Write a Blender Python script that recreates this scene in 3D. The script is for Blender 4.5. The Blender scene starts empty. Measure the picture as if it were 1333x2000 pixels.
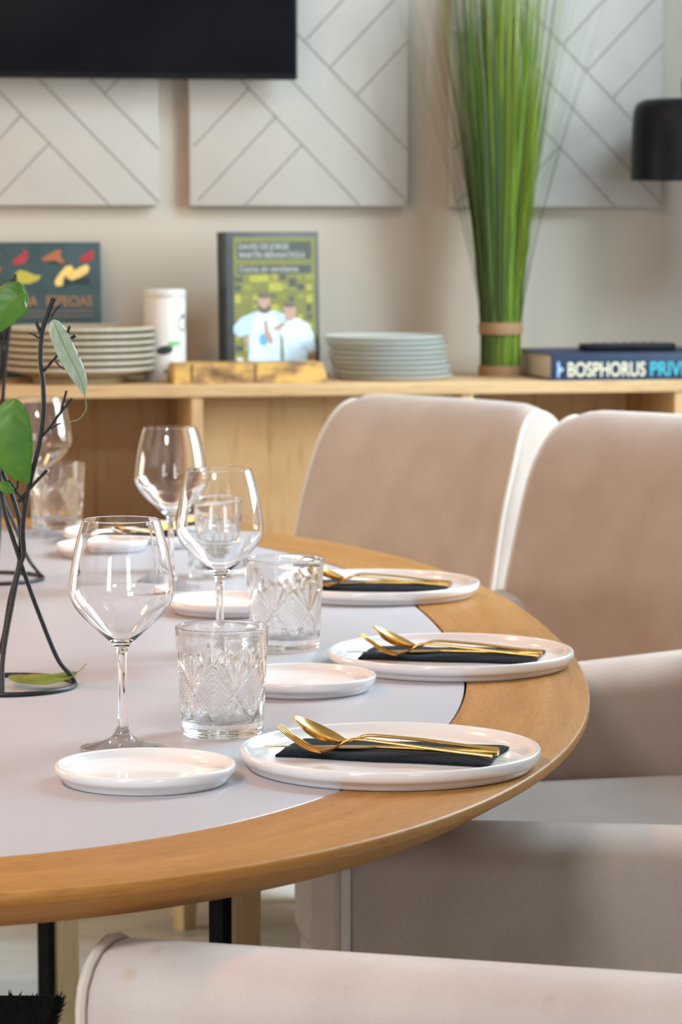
import bpy, bmesh, math, random
from mathutils import Vector, Matrix
random.seed(7)
PI = math.pi
scene = bpy.context.scene
col = scene.collection

# ------------------------------------------------------------------ camera
FPX, CAM_Z, HORIZON = 6100.0, 1.24, 420.0
PITCH = math.atan((1000 - HORIZON) / FPX)
cd = bpy.data.cameras.new('camera')
cam = bpy.data.objects.new('camera', cd)
col.objects.link(cam)
cam.location = (0, 0, CAM_Z)
cam.rotation_euler = (PI / 2 - PITCH, 0, 0)
cd.sensor_fit = 'VERTICAL'
cd.sensor_height = 36
cd.lens = 36 * FPX / 2000
cd.clip_start = 0.05
cd.dof.use_dof = True
cd.dof.focus_distance = 2.80
cd.dof.aperture_fstop = 13.5
scene.camera = cam

# ------------------------------------------------------------------ world, light, exposure
scene.view_settings.view_transform = 'Standard'
scene.view_settings.look = 'None'
scene.view_settings.gamma = 1
scene.view_settings.use_curve_mapping = False
scene.view_settings.exposure = 0.08
w = bpy.data.worlds.new('world')
scene.world = w
w.use_nodes = True
w.node_tree.nodes['Background'].inputs[0].default_value = (0.75, 0.86, 1.0, 1)
w.node_tree.nodes['Background'].inputs[1].default_value = 1.0
cy = scene.cycles
cy.max_bounces = 14
cy.diffuse_bounces = 5
cy.glossy_bounces = 6
cy.transmission_bounces = 14
cy.transparent_max_bounces = 24
cy.use_denoising = True
cy.sample_clamp_indirect = 20


def area(name, loc, rot, sx, sy, power, colr):
    l = bpy.data.lights.new(name, 'AREA')
    l.shape = 'RECTANGLE'
    l.size, l.size_y, l.energy, l.color = sx, sy, power, colr
    o = bpy.data.objects.new(name, l)
    o.location, o.rotation_euler = loc, rot
    col.objects.link(o)
    return o


# room extents
XL, XR, YR, ZC = -3.0, 2.2, -1.8, 2.75
TH = math.atan(0.197)                       # the back wall runs off to the right
WALL_O = Vector((0, 5.9, 0))                # front edge of the sideboard at x = 0
WALL_U = Vector((math.cos(TH), math.sin(TH), 0))
WALL_V = Vector((-math.sin(TH), math.cos(TH), 0))
DEPTH = 0.36

# daylight through the tall window on the right and two narrow ones behind the camera
area('daylight_right', (XR + 0.06, 4.92, 1.88), (0, PI / 2, 0), 1.5, 1.4, 118, (0.80, 0.94, 1.0))
area('daylight_rear_a', (-2.30, YR - 0.06, 1.60), (PI / 2, 0, 0), 0.90, 1.6, 24, (0.95, 0.97, 1.0))
area('daylight_rear_b', (1.55, YR - 0.06, 1.60), (PI / 2, 0, 0), 0.90, 1.6, 24, (0.95, 0.97, 1.0))


# round lamps on the ceiling: a neutral one before the table, a warm one over its left side, an added one
def disk_lamp(loc, size, power, colr):
    l = bpy.data.lights.new('ceiling_disk_light', 'AREA')
    l.shape = 'DISK'
    l.size, l.energy, l.color = size, power, colr
    o = bpy.data.objects.new('ceiling_disk_light', l)
    o.location = loc
    col.objects.link(o)


disk_lamp((-1.0, 0.55, ZC - 0.03), 0.7, 70, (0.96, 1.0, 1.0))
disk_lamp((-1.6, 3.3, ZC - 0.03), 0.3, 36, (1.0, 0.37, 0.09))
disk_lamp((-1.2, 5.0, ZC - 0.03), 0.3, 7, (1.0, 0.66, 0.26))  # weak warm light added to brighten the floor behind the table


# low glazed opening in the left wall
area('daylight_left', (XL - 0.06, 4.8, 0.75), (0, -PI / 2, 0), 1.2, 1.2, 30, (1.0, 0.92, 0.72))
# unseen cool light added under the ceiling to brighten the right-hand chair tops
area('added_cool_light', (1.5, 4.8, ZC - 0.03), (0, 0, 0), 1.0, 1.0, 72, (0.60, 0.82, 1.0))


# ------------------------------------------------------------------ node helpers
def mat(name, base=(0.8, 0.8, 0.8), rough=0.5, metal=0.0, **kw):
    m = bpy.data.materials.new(name)
    m.use_nodes = True
    b = m.node_tree.nodes['Principled BSDF']
    b.inputs['Base Color'].default_value = (*base, 1)
    b.inputs['Roughness'].default_value = rough
    b.inputs['Metallic'].default_value = metal
    for k, v in kw.items():
        b.inputs[k.replace('_', ' ')].default_value = v
    return m


def nodes(m):
    nt = m.node_tree
    return nt, nt.nodes, nt.links, nt.nodes['Principled BSDF']


def ramp(nt, stops):
    r = nt.nodes.new('ShaderNodeValToRGB')
    e = r.color_ramp.elements
    while len(e) < len(stops):
        e.new(0.5)
    for el, (p, c) in zip(e, stops):
        el.position = p
        el.color = (*c, 1)
    return r


def mottled(m, stops, scale=(10, 10, 10), nscale=1.0, detail=6, coord='Object', bump=0.0, rough=None):
    nt, N, L, b = nodes(m)
    tc = N.new('ShaderNodeTexCoord')
    mp = N.new('ShaderNodeMapping')
    mp.inputs['Scale'].default_value = scale
    no = N.new('ShaderNodeTexNoise')
    no.inputs['Scale'].default_value = nscale
    no.inputs['Detail'].default_value = detail
    L.new(tc.outputs[coord], mp.inputs[0])
    L.new(mp.outputs[0], no.inputs[0])
    r = ramp(nt, stops)
    L.new(no.outputs[0], r.inputs[0])
    L.new(r.outputs[0], b.inputs['Base Color'])
    if bump:
        bp = N.new('ShaderNodeBump')
        bp.inputs['Strength'].default_value = bump
        bp.inputs['Distance'].default_value = 0.002
        L.new(no.outputs[0], bp.inputs['Height'])
        L.new(bp.outputs[0], b.inputs['Normal'])
    return m


def wood(name, dark, light, coord='Object', scale=(2, 30, 30), rough=0.42, pores=None):
    m = mat(name, light, rough)
    nt, N, L, b = nodes(m)
    b.inputs['Specular IOR Level'].default_value = 0.3
    tc = N.new('ShaderNodeTexCoord')
    mp = N.new('ShaderNodeMapping')
    mp.inputs['Scale'].default_value = scale
    L.new(tc.outputs[coord], mp.inputs[0])
    n1 = N.new('ShaderNodeTexNoise')
    n1.inputs['Scale'].default_value = 1.0
    n1.inputs['Detail'].default_value = 8
    n1.inputs['Roughness'].default_value = 0.65
    n1.inputs['Distortion'].default_value = 0.6
    L.new(mp.outputs[0], n1.inputs[0])
    mid = tuple((a + c) / 2 for a, c in zip(dark, light))
    r = ramp(nt, [(0.28, dark), (0.5, mid), (0.72, light)])
    L.new(n1.outputs[0], r.inputs[0])
    mp2 = N.new('ShaderNodeMapping')
    mp2.inputs['Scale'].default_value = pores or tuple(s * 8 for s in scale)
    L.new(tc.outputs[coord], mp2.inputs[0])
    n2 = N.new('ShaderNodeTexNoise')
    n2.inputs['Scale'].default_value = 1.0
    n2.inputs['Detail'].default_value = 3
    L.new(mp2.outputs[0], n2.inputs[0])
    r2 = ramp(nt, [(0.30, (0.55, 0.5, 0.45)), (0.46, (1, 1, 1))])
    L.new(n2.outputs[0], r2.inputs[0])
    mx = N.new('ShaderNodeMixRGB')
    mx.blend_type = 'MULTIPLY'
    mx.inputs[0].default_value = 0.6
    L.new(r.outputs[0], mx.inputs[1])
    L.new(r2.outputs[0], mx.inputs[2])
    L.new(mx.outputs[0], b.inputs['Base Color'])
    bp = N.new('ShaderNodeBump')
    bp.inputs['Strength'].default_value = 0.08
    bp.inputs['Distance'].default_value = 0.001
    L.new(n2.outputs[0], bp.inputs['Height'])
    L.new(bp.outputs[0], b.inputs['Normal'])
    return m


def fabric(name, a, c, stains=False):
    m = mat(name, a, 0.75)
    nt, N, L, b = nodes(m)
    b.inputs['Sheen Weight'].default_value = 0.5
    b.inputs['Sheen Roughness'].default_value = 0.35
    b.inputs['Specular IOR Level'].default_value = 0.35
    tc = N.new('ShaderNodeTexCoord')
    n1 = N.new('ShaderNodeTexNoise')
    n1.inputs['Scale'].default_value = 14
    n1.inputs['Detail'].default_value = 5
    L.new(tc.outputs['Object'], n1.inputs[0])
    r = ramp(nt, [(0.35, a), (0.65, c)])
    L.new(n1.outputs[0], r.inputs[0])
    n2 = N.new('ShaderNodeTexNoise')
    n2.inputs['Scale'].default_value = 900
    n2.inputs['Detail'].default_value = 2
    L.new(tc.outputs['Object'], n2.inputs[0])
    r2 = ramp(nt, [(0.3, (0.86, 0.86, 0.86)), (0.7, (1, 1, 1))])
    L.new(n2.outputs[0], r2.inputs[0])
    mx = N.new('ShaderNodeMixRGB')
    mx.blend_type = 'MULTIPLY'
    mx.inputs[0].default_value = 1
    L.new(r.outputs[0], mx.inputs[1])
    L.new(r2.outputs[0], mx.inputs[2])
    out = mx
    if stains:
        n3 = N.new('ShaderNodeTexNoise')
        n3.inputs['Scale'].default_value = 22
        n3.inputs['Detail'].default_value = 1
        L.new(tc.outputs['Object'], n3.inputs[0])
        r3 = ramp(nt, [(0.70, (1, 1, 1)), (0.80, (0.86, 0.74, 0.60))])
        L.new(n3.outputs[0], r3.inputs[0])
        m2 = N.new('ShaderNodeMixRGB')
        m2.blend_type = 'MULTIPLY'
        m2.inputs[0].default_value = 1
        L.new(mx.outputs[0], m2.inputs[1])
        L.new(r3.outputs[0], m2.inputs[2])
        out = m2
    L.new(out.outputs[0], b.inputs['Base Color'])
    bp = N.new('ShaderNodeBump')
    bp.inputs['Strength'].default_value = 0.25
    bp.inputs['Distance'].default_value = 0.0006
    L.new(n2.outputs[0], bp.inputs['Height'])
    L.new(bp.outputs[0], b.inputs['Normal'])
    return m


def glass(name, tint=(1, 1, 1), rough=0.0, ior=1.5, clear=0.0):
    m = mat(name, tint, rough)
    b = m.node_tree.nodes['Principled BSDF']
    b.inputs['Transmission Weight'].default_value = 1
    b.inputs['IOR'].default_value = ior
    if clear:                                # thin glass lets part of the light straight through
        nt, N, L, b = nodes(m)
        tr = N.new('ShaderNodeBsdfTransparent')
        mx = N.new('ShaderNodeMixShader')
        mx.inputs[0].default_value = clear
        L.new(b.outputs[0], mx.inputs[1])
        L.new(tr.outputs[0], mx.inputs[2])
        L.new(mx.outputs[0], N['Material Output'].inputs[0])
    return m


M = {}
M['wall'] = mottled(mat('wall_paint', (0.49, 0.425, 0.345), 0.85), [(0.3, (0.48, 0.415, 0.335)), (0.7, (0.50, 0.435, 0.355))], (6, 6, 6), bump=0.05)
M['paint'] = mottled(mat('neutral_paint', (0.25, 0.24, 0.23), 0.85), [(0.3, (0.245, 0.235, 0.225)), (0.7, (0.255, 0.245, 0.235))], (6, 6, 6))
M['ceiling'] = mottled(mat('ceiling_paint', (0.4, 0.38, 0.35), 0.9), [(0.3, (0.39, 0.37, 0.34)), (0.7, (0.41, 0.39, 0.36))], (5, 5, 5))
M['floor'] = wood('floor_planks', (0.56, 0.55, 0.51), (0.72, 0.71, 0.67), scale=(1.2, 14, 14), rough=0.35)
M['panel'] = mottled(mat('panel_lacquer', (0.43, 0.392, 0.350), 0.6), [(0.3, (0.42, 0.382, 0.340)), (0.7, (0.44, 0.402, 0.360))], (20, 20, 20))
M['groove'] = mottled(mat('panel_groove', (0.27, 0.245, 0.215), 0.8), [(0.3, (0.26, 0.235, 0.205)), (0.7, (0.28, 0.255, 0.225))], (40, 40, 40))
M['oak'] = wood('sideboard_oak', (0.40, 0.23, 0.095), (0.60, 0.40, 0.21), scale=(1.5, 10, 1.5), rough=0.5, pores=(60, 60, 6))
M['oak_long'] = wood('sideboard_top_oak', (0.44, 0.27, 0.12), (0.62, 0.42, 0.23), scale=(2, 30, 30), rough=0.45)
M['table_wood'] = wood('table_oak', (0.33, 0.140, 0.027), (0.47, 0.235, 0.062), coord='UV', scale=(3.0, 40, 1), rough=0.42, pores=(45, 420, 1))
M['leg_wood'] = wood('leg_oak', (0.52, 0.35, 0.17), (0.68, 0.49, 0.27), scale=(30, 30, 2), rough=0.45)
M['inlay'] = mottled(mat('table_inlay', (0.475, 0.45, 0.475), 0.33), [(0.3, (0.465, 0.44, 0.465)), (0.7, (0.485, 0.46, 0.485))], (9, 9, 9))
M['black_gap'] = mottled(mat('black_joint', (0.010, 0.010, 0.011), 0.9, Specular_IOR_Level=0.05), [(0.3, (0.010, 0.010, 0.012)), (0.7, (0.016, 0.016, 0.018))], (50, 50, 50))
M['fabric'] = fabric('chair_fabric_shaded', (0.43, 0.345, 0.29), (0.475, 0.385, 0.33))  # same cloth as the front chair, shade put into its darker tan
M['fabric_a'] = fabric('chair_fabric_lit_stained', (0.53, 0.46, 0.435), (0.58, 0.51, 0.48), True)  # that cloth again, window light put into the paler colour, plus stains
M['piping'] = fabric('chair_piping', (0.60, 0.53, 0.47), (0.64, 0.57, 0.51))
M['china'] = mottled(mat('white_china', (0.85, 0.84, 0.85), 0.15, Coat_Weight=0.5, Coat_Roughness=0.03), [(0.3, (0.84, 0.83, 0.84)), (0.7, (0.86, 0.85, 0.86))], (15, 15, 15))
M['gold'] = mottled(mat('brushed_gold', (0.72, 0.45, 0.13), 0.27, 1.0), [(0.3, (0.66, 0.40, 0.105)), (0.7, (0.80, 0.52, 0.17))], (40, 400, 400), bump=0.05)
M['napkin'] = mottled(mat('napkin_cloth', (0.010, 0.012, 0.018), 0.9, Sheen_Weight=0.03, Specular_IOR_Level=0.15), [(0.3, (0.007, 0.009, 0.014)), (0.7, (0.013, 0.016, 0.023))], (300, 300, 300), bump=0.3)
M['glass'] = glass('clear_glass', (1, 1, 1))
M['crystal'] = glass('cut_crystal', (0.995, 1, 1), ior=1.5, clear=0.1)
M['wire'] = mottled(mat('black_wire', (0.012, 0.013, 0.014), 0.42), [(0.3, (0.010, 0.011, 0.012)), (0.7, (0.02, 0.021, 0.022))], (60, 60, 60))
M['black'] = mottled(mat('black_lacquer', (0.004, 0.004, 0.005), 0.35, Specular_IOR_Level=0.1), [(0.3, (0.007, 0.007, 0.008)), (0.7, (0.011, 0.011, 0.012))], (30, 30, 30))
M['screen'] = mottled(mat('tv_glass', (0.003, 0.003, 0.004), 0.22, Specular_IOR_Level=0.05), [(0.3, (0.005, 0.005, 0.007)), (0.7, (0.008, 0.008, 0.010))], (5, 5, 5))
M['fur'] = mottled(mat('black_fur', (0.010, 0.010, 0.012), 0.95), [(0.3, (0.006, 0.006, 0.008)), (0.7, (0.018, 0.018, 0.020))], (90, 90, 90))
M['dark_wood'] = wood('dark_wood', (0.03, 0.018, 0.010), (0.07, 0.045, 0.028), scale=(2, 30, 30))
M['stone'] = mottled(mat('stoneware', (0.44, 0.38, 0.28), 0.45), [(0.3, (0.40, 0.345, 0.25)), (0.7, (0.48, 0.42, 0.32))], (60, 60, 60))
M['clay'] = mottled(mat('raw_clay', (0.50, 0.36, 0.20), 0.8), [(0.3, (0.46, 0.33, 0.18)), (0.7, (0.55, 0.40, 0.23))], (60, 60, 60))
M['leaf'] = mottled(mat('leaf_green', (0.07, 0.21, 0.015), 0.45), [(0.3, (0.045, 0.16, 0.010)), (0.7, (0.10, 0.27, 0.02))], (25, 25, 25), bump=0.1)
M['leaf_pale'] = mottled(mat('leaf_pale', (0.42, 0.52, 0.38), 0.42), [(0.3, (0.33, 0.44, 0.29)), (0.7, (0.52, 0.60, 0.50))], (50, 50, 50), bump=0.15)
M['leaf_olive'] = mottled(mat('leaf_olive', (0.14, 0.20, 0.02), 0.45), [(0.3, (0.10, 0.15, 0.012)), (0.7, (0.20, 0.26, 0.035))], (30, 30, 30), bump=0.1)


def plain(name, c, rough=0.6):
    d = tuple(x * 0.92 for x in c)
    e = tuple(min(1, x * 1.06) for x in c)
    return mottled(mat(name, c, rough), [(0.3, d), (0.7, e)], (80, 80, 80))


# ------------------------------------------------------------------ mesh helpers
def finish(name, verts, faces, material, parent=None, smooth=True, angle=40, mats=None, fmats=None, uvs=None):
    me = bpy.data.meshes.new(name)
    me.from_pydata([tuple(v) for v in verts], [], faces)
    ms = mats or [material]
    for m in ms:
        me.materials.append(m)
    if fmats:
        me.polygons.foreach_set('material_index', fmats)
    if uvs:
        lay = me.uv_layers.new(name='UVMap')
        for lp in me.loops:
            lay.data[lp.index].uv = uvs[lp.vertex_index]
    bm = bmesh.new()
    bm.from_mesh(me)
    bmesh.ops.recalc_face_normals(bm, faces=bm.faces)
    bm.to_mesh(me)
    bm.free()
    if smooth:
        me.polygons.foreach_set('use_smooth', [True] * len(me.polygons))
        me.set_sharp_from_angle(angle=math.radians(angle))
    o = bpy.data.objects.new(name, me)
    col.objects.link(o)
    if parent:
        o.parent = parent
    return o


class MB:
    """collects shapes of ONE mesh"""
    def __init__(self):
        self.v, self.f, self.m = [], [], []

    def add(self, verts, faces, mi=0):
        n = len(self.v)
        self.v += [Vector(q) for q in verts]
        self.f += [tuple(i + n for i in fc) for fc in faces]
        self.m += [mi] * len(faces)
        return self

    def box(self, lo, hi, bev=0.0, mi=0):
        bm = bmesh.new()
        bmesh.ops.create_cube(bm, size=1)
        c = [(a + b) / 2 for a, b in zip(lo, hi)]
        s = [b - a for a, b in zip(lo, hi)]
        for v in bm.verts:
            v.co = Vector([v.co[i] * s[i] + c[i] for i in range(3)])
        if bev:
            bmesh.ops.bevel(bm, geom=list(bm.edges), offset=bev, segments=3, profile=0.5, affect='EDGES')
        bm.verts.index_update()
        self.add([v.co.copy() for v in bm.verts], [tuple(v.index for v in f.verts) for f in bm.faces], mi)
        bm.free()
        return self

    def rings(self, rs, closed=True, cap=True, mi=0):
        """rs: list of rings with equal vertex counts"""
        n = len(rs[0])
        vs = [p for r in rs for p in r]
        fs = []
        for i in range(len(rs) - 1):
            for j in range(n if closed else n - 1):
                k = (j + 1) % n
                fs.append((i * n + j, i * n + k, (i + 1) * n + k, (i + 1) * n + j))
        if cap and closed:
            fs.append(tuple(range(n))[::-1])
            fs.append(tuple(range((len(rs) - 1) * n, len(rs) * n)))
        return self.add(vs, fs, mi)

    def tube(self, pts, rad, n=10, cap=True, mi=0, sub=0, loop=False):
        pts = [Vector(p) for p in pts]
        if sub:
            pts = spline(pts, sub, loop)
        m = len(pts)
        rr = rad if callable(rad) else (lambda t: rad)
        rs = []
        up = Vector((0.13, 0.21, 1)).normalized()
        for i, p in enumerate(pts):
            if loop:
                t = pts[(i + 1) % m] - pts[i - 1]
            else:
                t = pts[min(i + 1, m - 1)] - pts[max(i - 1, 0)]
            t.normalize()
            a = up - t * up.dot(t)
            if a.length < 1e-3:
                a = Vector((1, 0, 0)) - t * t.x
            a.normalize()
            up = a
            b = t.cross(a)
            r = rr(i / max(1, m - 1))
            rs.append([p + a * (r * math.cos(2 * PI * k / n)) + b * (r * math.sin(2 * PI * k / n)) for k in range(n)])
        if loop:
            rs.append(rs[0])
            return self.rings(rs, cap=False, mi=mi)
        return self.rings(rs, cap=cap, mi=mi)

    def lathe(self, prof, n=64, mi=0, center=(0, 0, 0)):
        vs, fs = [], []
        idx = []
        cx, cyy, cz = center
        for r, z in prof:
            if r < 1e-6:
                idx.append([len(vs)])
                vs.append((cx, cyy, cz + z))
            else:
                idx.append(list(range(len(vs), len(vs) + n)))
                vs += [(cx + r * math.cos(2 * PI * k / n), cyy + r * math.sin(2 * PI * k / n), cz + z) for k in range(n)]
        for a, b in zip(idx, idx[1:]):
            for k in range(n):
                q = (k + 1) % n
                if len(a) == 1 and len(b) == 1:
                    continue
                if len(a) == 1:
                    fs.append((a[0], b[k], b[q]))
                elif len(b) == 1:
                    fs.append((a[k], a[q], b[0]))
                else:
                    fs.append((a[k], a[q], b[q], b[k]))
        return self.add(vs, fs, mi)

    def build(self, name, material, parent=None, smooth=True, angle=40, mats=None):
        return finish(name, self.v, self.f, material, parent, smooth, angle, mats, self.m if mats else None)


def spline(pts, sub, loop=False):
    out = []
    n = len(pts)
    rng = n if loop else n - 1
    for i in range(rng):
        p0 = pts[i - 1] if (i > 0 or loop) else pts[0] * 2 - pts[1]
        p1, p2 = pts[i], pts[(i + 1) % n]
        p3 = pts[(i + 2) % n] if (i + 2 < n or loop) else pts[-1] * 2 - pts[-2]
        for k in range(sub):
            t = k / sub
            out.append(0.5 * ((2 * p1) + (p2 - p0) * t + (2 * p0 - 5 * p1 + 4 * p2 - p3) * t * t + (3 * p1 - p0 - 3 * p2 + p3) * t ** 3))
    if not loop:
        out.append(pts[-1])
    return out


def profile_smooth(pr, sub=4):
    q = spline([Vector((r, z, 0)) for r, z in pr], sub)
    return [(max(0, v.x), v.y) for v in q]


def empty(name, loc=(0, 0, 0), rz=0.0):
    o = bpy.data.objects.new(name, None)
    o.empty_display_size = 0.05
    o.location = loc
    o.rotation_euler = (0, 0, rz)
    col.objects.link(o)
    return o


def tag(o, label, cat, group=None):
    o['label'] = label
    o['category'] = cat
    if group:
        o['group'] = group
    return o


def struct(o):
    o['kind'] = 'structure'
    return o


def copy_tree(o, parent=None):
    c = o.copy()
    col.objects.link(c)
    if parent:
        c.parent = parent
    for ch in list(o.children):
        copy_tree(ch, c)
    return c


def at(px, py, Y):
    """a point of the photograph, put at depth Y in the room"""
    cp, sp = math.cos(PITCH), math.sin(PITCH)
    x, u = px - 666.5, 1000 - py
    d = Vector((x, FPX * cp + u * sp, -FPX * sp + u * cp))
    return d * (Y / d.y) + Vector((0, 0, CAM_Z))


def wp(u, v, z):
    """room point from coordinates along the back wall: u to the right, v from the sideboard's front edge into the wall"""
    p = WALL_O + WALL_U * u + WALL_V * v
    return Vector((p.x, p.y, z))


WROT = TH


def text_mesh(name, body, size, material, parent, loc, rot=(PI / 2, 0, 0), extrude=0.0004, align='LEFT', bold=0.0, xs=1.0):
    cu = bpy.data.curves.new(name, 'FONT')
    cu.body = body
    cu.size = size
    cu.extrude = extrude
    cu.align_x = align
    cu.offset = bold
    t = bpy.data.objects.new(name + '_tmp', cu)
    col.objects.link(t)
    bpy.context.view_layer.update()
    dg = bpy.context.evaluated_depsgraph_get()
    me = bpy.data.meshes.new_from_object(t.evaluated_get(dg))
    me.name = name
    bpy.data.objects.remove(t)
    me.materials.clear()
    me.materials.append(material)
    o = bpy.data.objects.new(name, me)
    col.objects.link(o)
    o.parent = parent
    o.location, o.rotation_euler = loc, rot
    o.scale = (xs, 1, 1)
    return o


# ================================================================== THE SETTING
def wall_poly(name, pts, material):
    return struct(MB().add(pts, [tuple(range(len(pts)))]).build(name, material, smooth=False))


# floor and ceiling as slabs
fl = MB().box((XL - 0.3, YR - 0.3, -0.1), (XR + 0.3, 7.6, 0.0)).build('floor', M['floor'], smooth=False)
struct(fl)
ce = MB().box((XL - 0.3, YR - 0.3, ZC), (XR + 0.3, 7.6, ZC + 0.1)).build('ceiling', M['ceiling'], smooth=False)
struct(ce)
# back wall, turned
bw = MB().box((-3.4, DEPTH, 0), (3.4, DEPTH + 0.12, ZC)).build('wall_back', M['wall'], smooth=False)
bw.location = WALL_O
bw.rotation_euler = (0, 0, TH)
struct(bw)
mb = MB().box((XL - 0.12, YR - 0.12, 0), (XL, 4.18, ZC)).box((XL - 0.12, 5.42, 0), (XL, 5.75, ZC))
mb.box((XL - 0.12, 4.18, 0), (XL, 5.42, 0.13)).box((XL - 0.12, 4.18, 1.37), (XL, 5.42, ZC))
struct(mb.build('wall_left', M['paint'], smooth=False))
# right wall with its window opening
wz0, wz1 = 1.10, 2.66
openings = [(4.19, 5.65)]
mb = MB()
ys = [YR] + [y for o_ in openings for y in o_] + [6.66]
for a, b in zip(ys[::2], ys[1::2]):
    mb.box((XR, a, 0), (XR + 0.12, b, ZC))
for a, b in openings:
    mb.box((XR, a, 0), (XR + 0.12, b, wz0)).box((XR, a, wz1), (XR + 0.12, b, ZC))
struct(mb.build('wall_right', M['paint'], smooth=False))
M['frame'] = plain('window_frame_paint', (0.72, 0.72, 0.70), 0.4)


def frame_mb(axis, a0, a1, z0, z1, pos, t=0.05):
    mb = MB()
    def bx(lo_a, hi_a, lo_z, hi_z):
        if axis == 'y':
            mb.box((pos, lo_a, lo_z), (pos + 0.04, hi_a, hi_z))
        else:
            mb.box((lo_a, pos, lo_z), (hi_a, pos + 0.04, hi_z))
    bx(a0, a0 + t, z0, z1)
    bx(a1 - t, a1, z0, z1)
    bx(a0 + t, a1 - t, z0, z0 + t)
    bx(a0 + t, a1 - t, z1 - t, z1)
    mid = (a0 + a1) / 2
    bx(mid - t / 2, mid + t / 2, z0 + t, z1 - t)
    return mb


for i, (a, b) in enumerate(openings):
    struct(frame_mb('y', a, b, wz0, wz1, XR + 0.01).build('window_%d' % (i + 1), M['frame'], smooth=False))
# rear wall with two tall windows
mb = MB()
xs = [XL, -2.77, -1.83, 1.08, 2.02, XR]
mb.box((xs[0], YR - 0.12, 0), (xs[1], YR, ZC)).box((xs[2], YR - 0.12, 0), (xs[3], YR, ZC)).box((xs[4], YR - 0.12, 0), (xs[5], YR, ZC))
for a, b in ((xs[1], xs[2]), (xs[3], xs[4])):
    za, zb_ = 0.77, 2.43
    mb.box((a, YR - 0.12, 0), (b, YR, za)).box((a, YR - 0.12, zb_), (b, YR, ZC))
struct(mb.build('wall_rear', M['paint'], smooth=False))


# unseen pier added at the right wall to shade part of the back wall
struct(MB().box((1.14, 5.78, 0), (XR, 6.10, ZC)).build('added_shade_pier', M['paint'], smooth=False))

# ================================================================== SIDEBOARD
sb = empty('sideboard', wp(0, 0, 0), TH)
tag(sb, 'long oak sideboard with open bays standing against the back wall', 'sideboard')
U0, U1 = -1.33, 0.90
MB().box((U0 - 0.01, 0, 0.900), (U1 + 0.01, DEPTH - 0.002, 0.924), 0.002).build('top', M['oak_long'], sb)
MB().box((U0, 0.01, 0.10), (U1, DEPTH - 0.004, 0.125), 0.001).build('bottom_board', M['oak_long'], sb)
MB().box((U0, DEPTH - 0.016, 0.125), (U1, DEPTH - 0.004, 0.900)).build('back_panel', M['oak'], sb)
MB().box((-0.2635, 0.075, 0.606), (0.237, 0.090, 0.8995)).build('bay_panel', M['oak'], sb)  # panel added near the front so the middle bay catches light
for a in (U0, -0.807, -0.285, 0.237, 0.659, U1 - 0.0215):
    MB().box((a, 0.004, 0.125), (a + 0.0215, DEPTH - 0.016, 0.900), 0.001).build('upright', M['oak'], sb)
for a, b in ((U0, -0.807), (-0.807, -0.285), (-0.285, 0.237), (0.237, 0.659), (0.659, U1 - 0.0215)):
    MB().box((a + 0.0215, 0.012, 0.585), (b, DEPTH - 0.016, 0.605), 0.001).build('shelf', M['oak_long'], sb)
for a in (U0 + 0.04, 0.0, U1 - 0.10):
    for b in (0.04, DEPTH - 0.10):
        MB().box((a, b, 0), (a + 0.05, b + 0.05, 0.10), 0.002).build('leg', M['oak'], sb)

# ================================================================== WALL PANELS
S = 0.4406 / 427


def make_panel():
    W, Hh, T = 0.4406, 0.4406 * 1.9, 0.028
    mb = MB().box((0, -T, 0), (W, 0, Hh), 0.003)
    lines = [((0, 342), (333, 0)), ((0, 442), (427, 6)), ((0, 540), (427, 107)),
             ((115, 224), (7, 113)), ((167, 170), (16, 11)), ((218, 117), (105, 0)),
             ((226, 317), (427, 530)), ((274, 266), (427, 425)), ((325, 212), (427, 318))]
    for (a, b), (c, d) in lines:
        p, q = Vector((a * S, 0, b * S)), Vector((c * S, 0, d * S))
        t = (q - p).normalized()
        n = Vector((-t.z, 0, t.x)) * 0.0022
        y0, y1 = Vector((0, -T - 0.0004, 0)), Vector((0, -T + 0.001, 0))
        vs = [p + n + y0, q + n + y0, q - n + y0, p - n + y0, p + n + y1, q + n + y1, q - n + y1, p - n + y1]
        mb.add(vs, [(0, 1, 2, 3), (0, 4, 5, 1), (2, 6, 7, 3), (1, 5, 6, 2), (3, 7, 4, 0)], 1)
    return mb.build('wall_panel', None, mats=[M['panel'], M['groove']], angle=30)


pan = make_panel()
for i, (u, z, lab) in enumerate(((-0.740, 1.258, 'white wall panel with diagonal grooves, leftmost, below the television'),
                                 (-0.2386, 1.257, 'white wall panel with diagonal grooves, middle one beside the grass bunch'),
                                 (0.288, 1.255, 'white wall panel with diagonal grooves behind the green grass bunch'))):
    p = pan if i == 0 else pan.copy()
    if i:
        col.objects.link(p)
    p.location = wp(u, DEPTH - 0.001, z)
    p.rotation_euler = (0, 0, TH)
    tag(p, lab, 'wall panel', 'grooved wall panels')

# ================================================================== TELEVISION
tv = empty('television', wp(-0.59, 0.255, 1.5026), TH)
tag(tv, 'flat black television hanging on the wall over the panels', 'television')
MB().box((-0.554, 0, 0), (0.554, 0.03, 0.64), 0.004).build('casing', M['black'], tv)
MB().box((-0.548, -0.0015, 0.012), (0.548, 0.001, 0.634), 0.0006).build('screen', M['screen'], tv)
MB().box((-0.2, 0.03, 0.15), (0.2, 0.072, 0.45), 0.003).build('wall_bracket', M['black'], tv)

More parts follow.
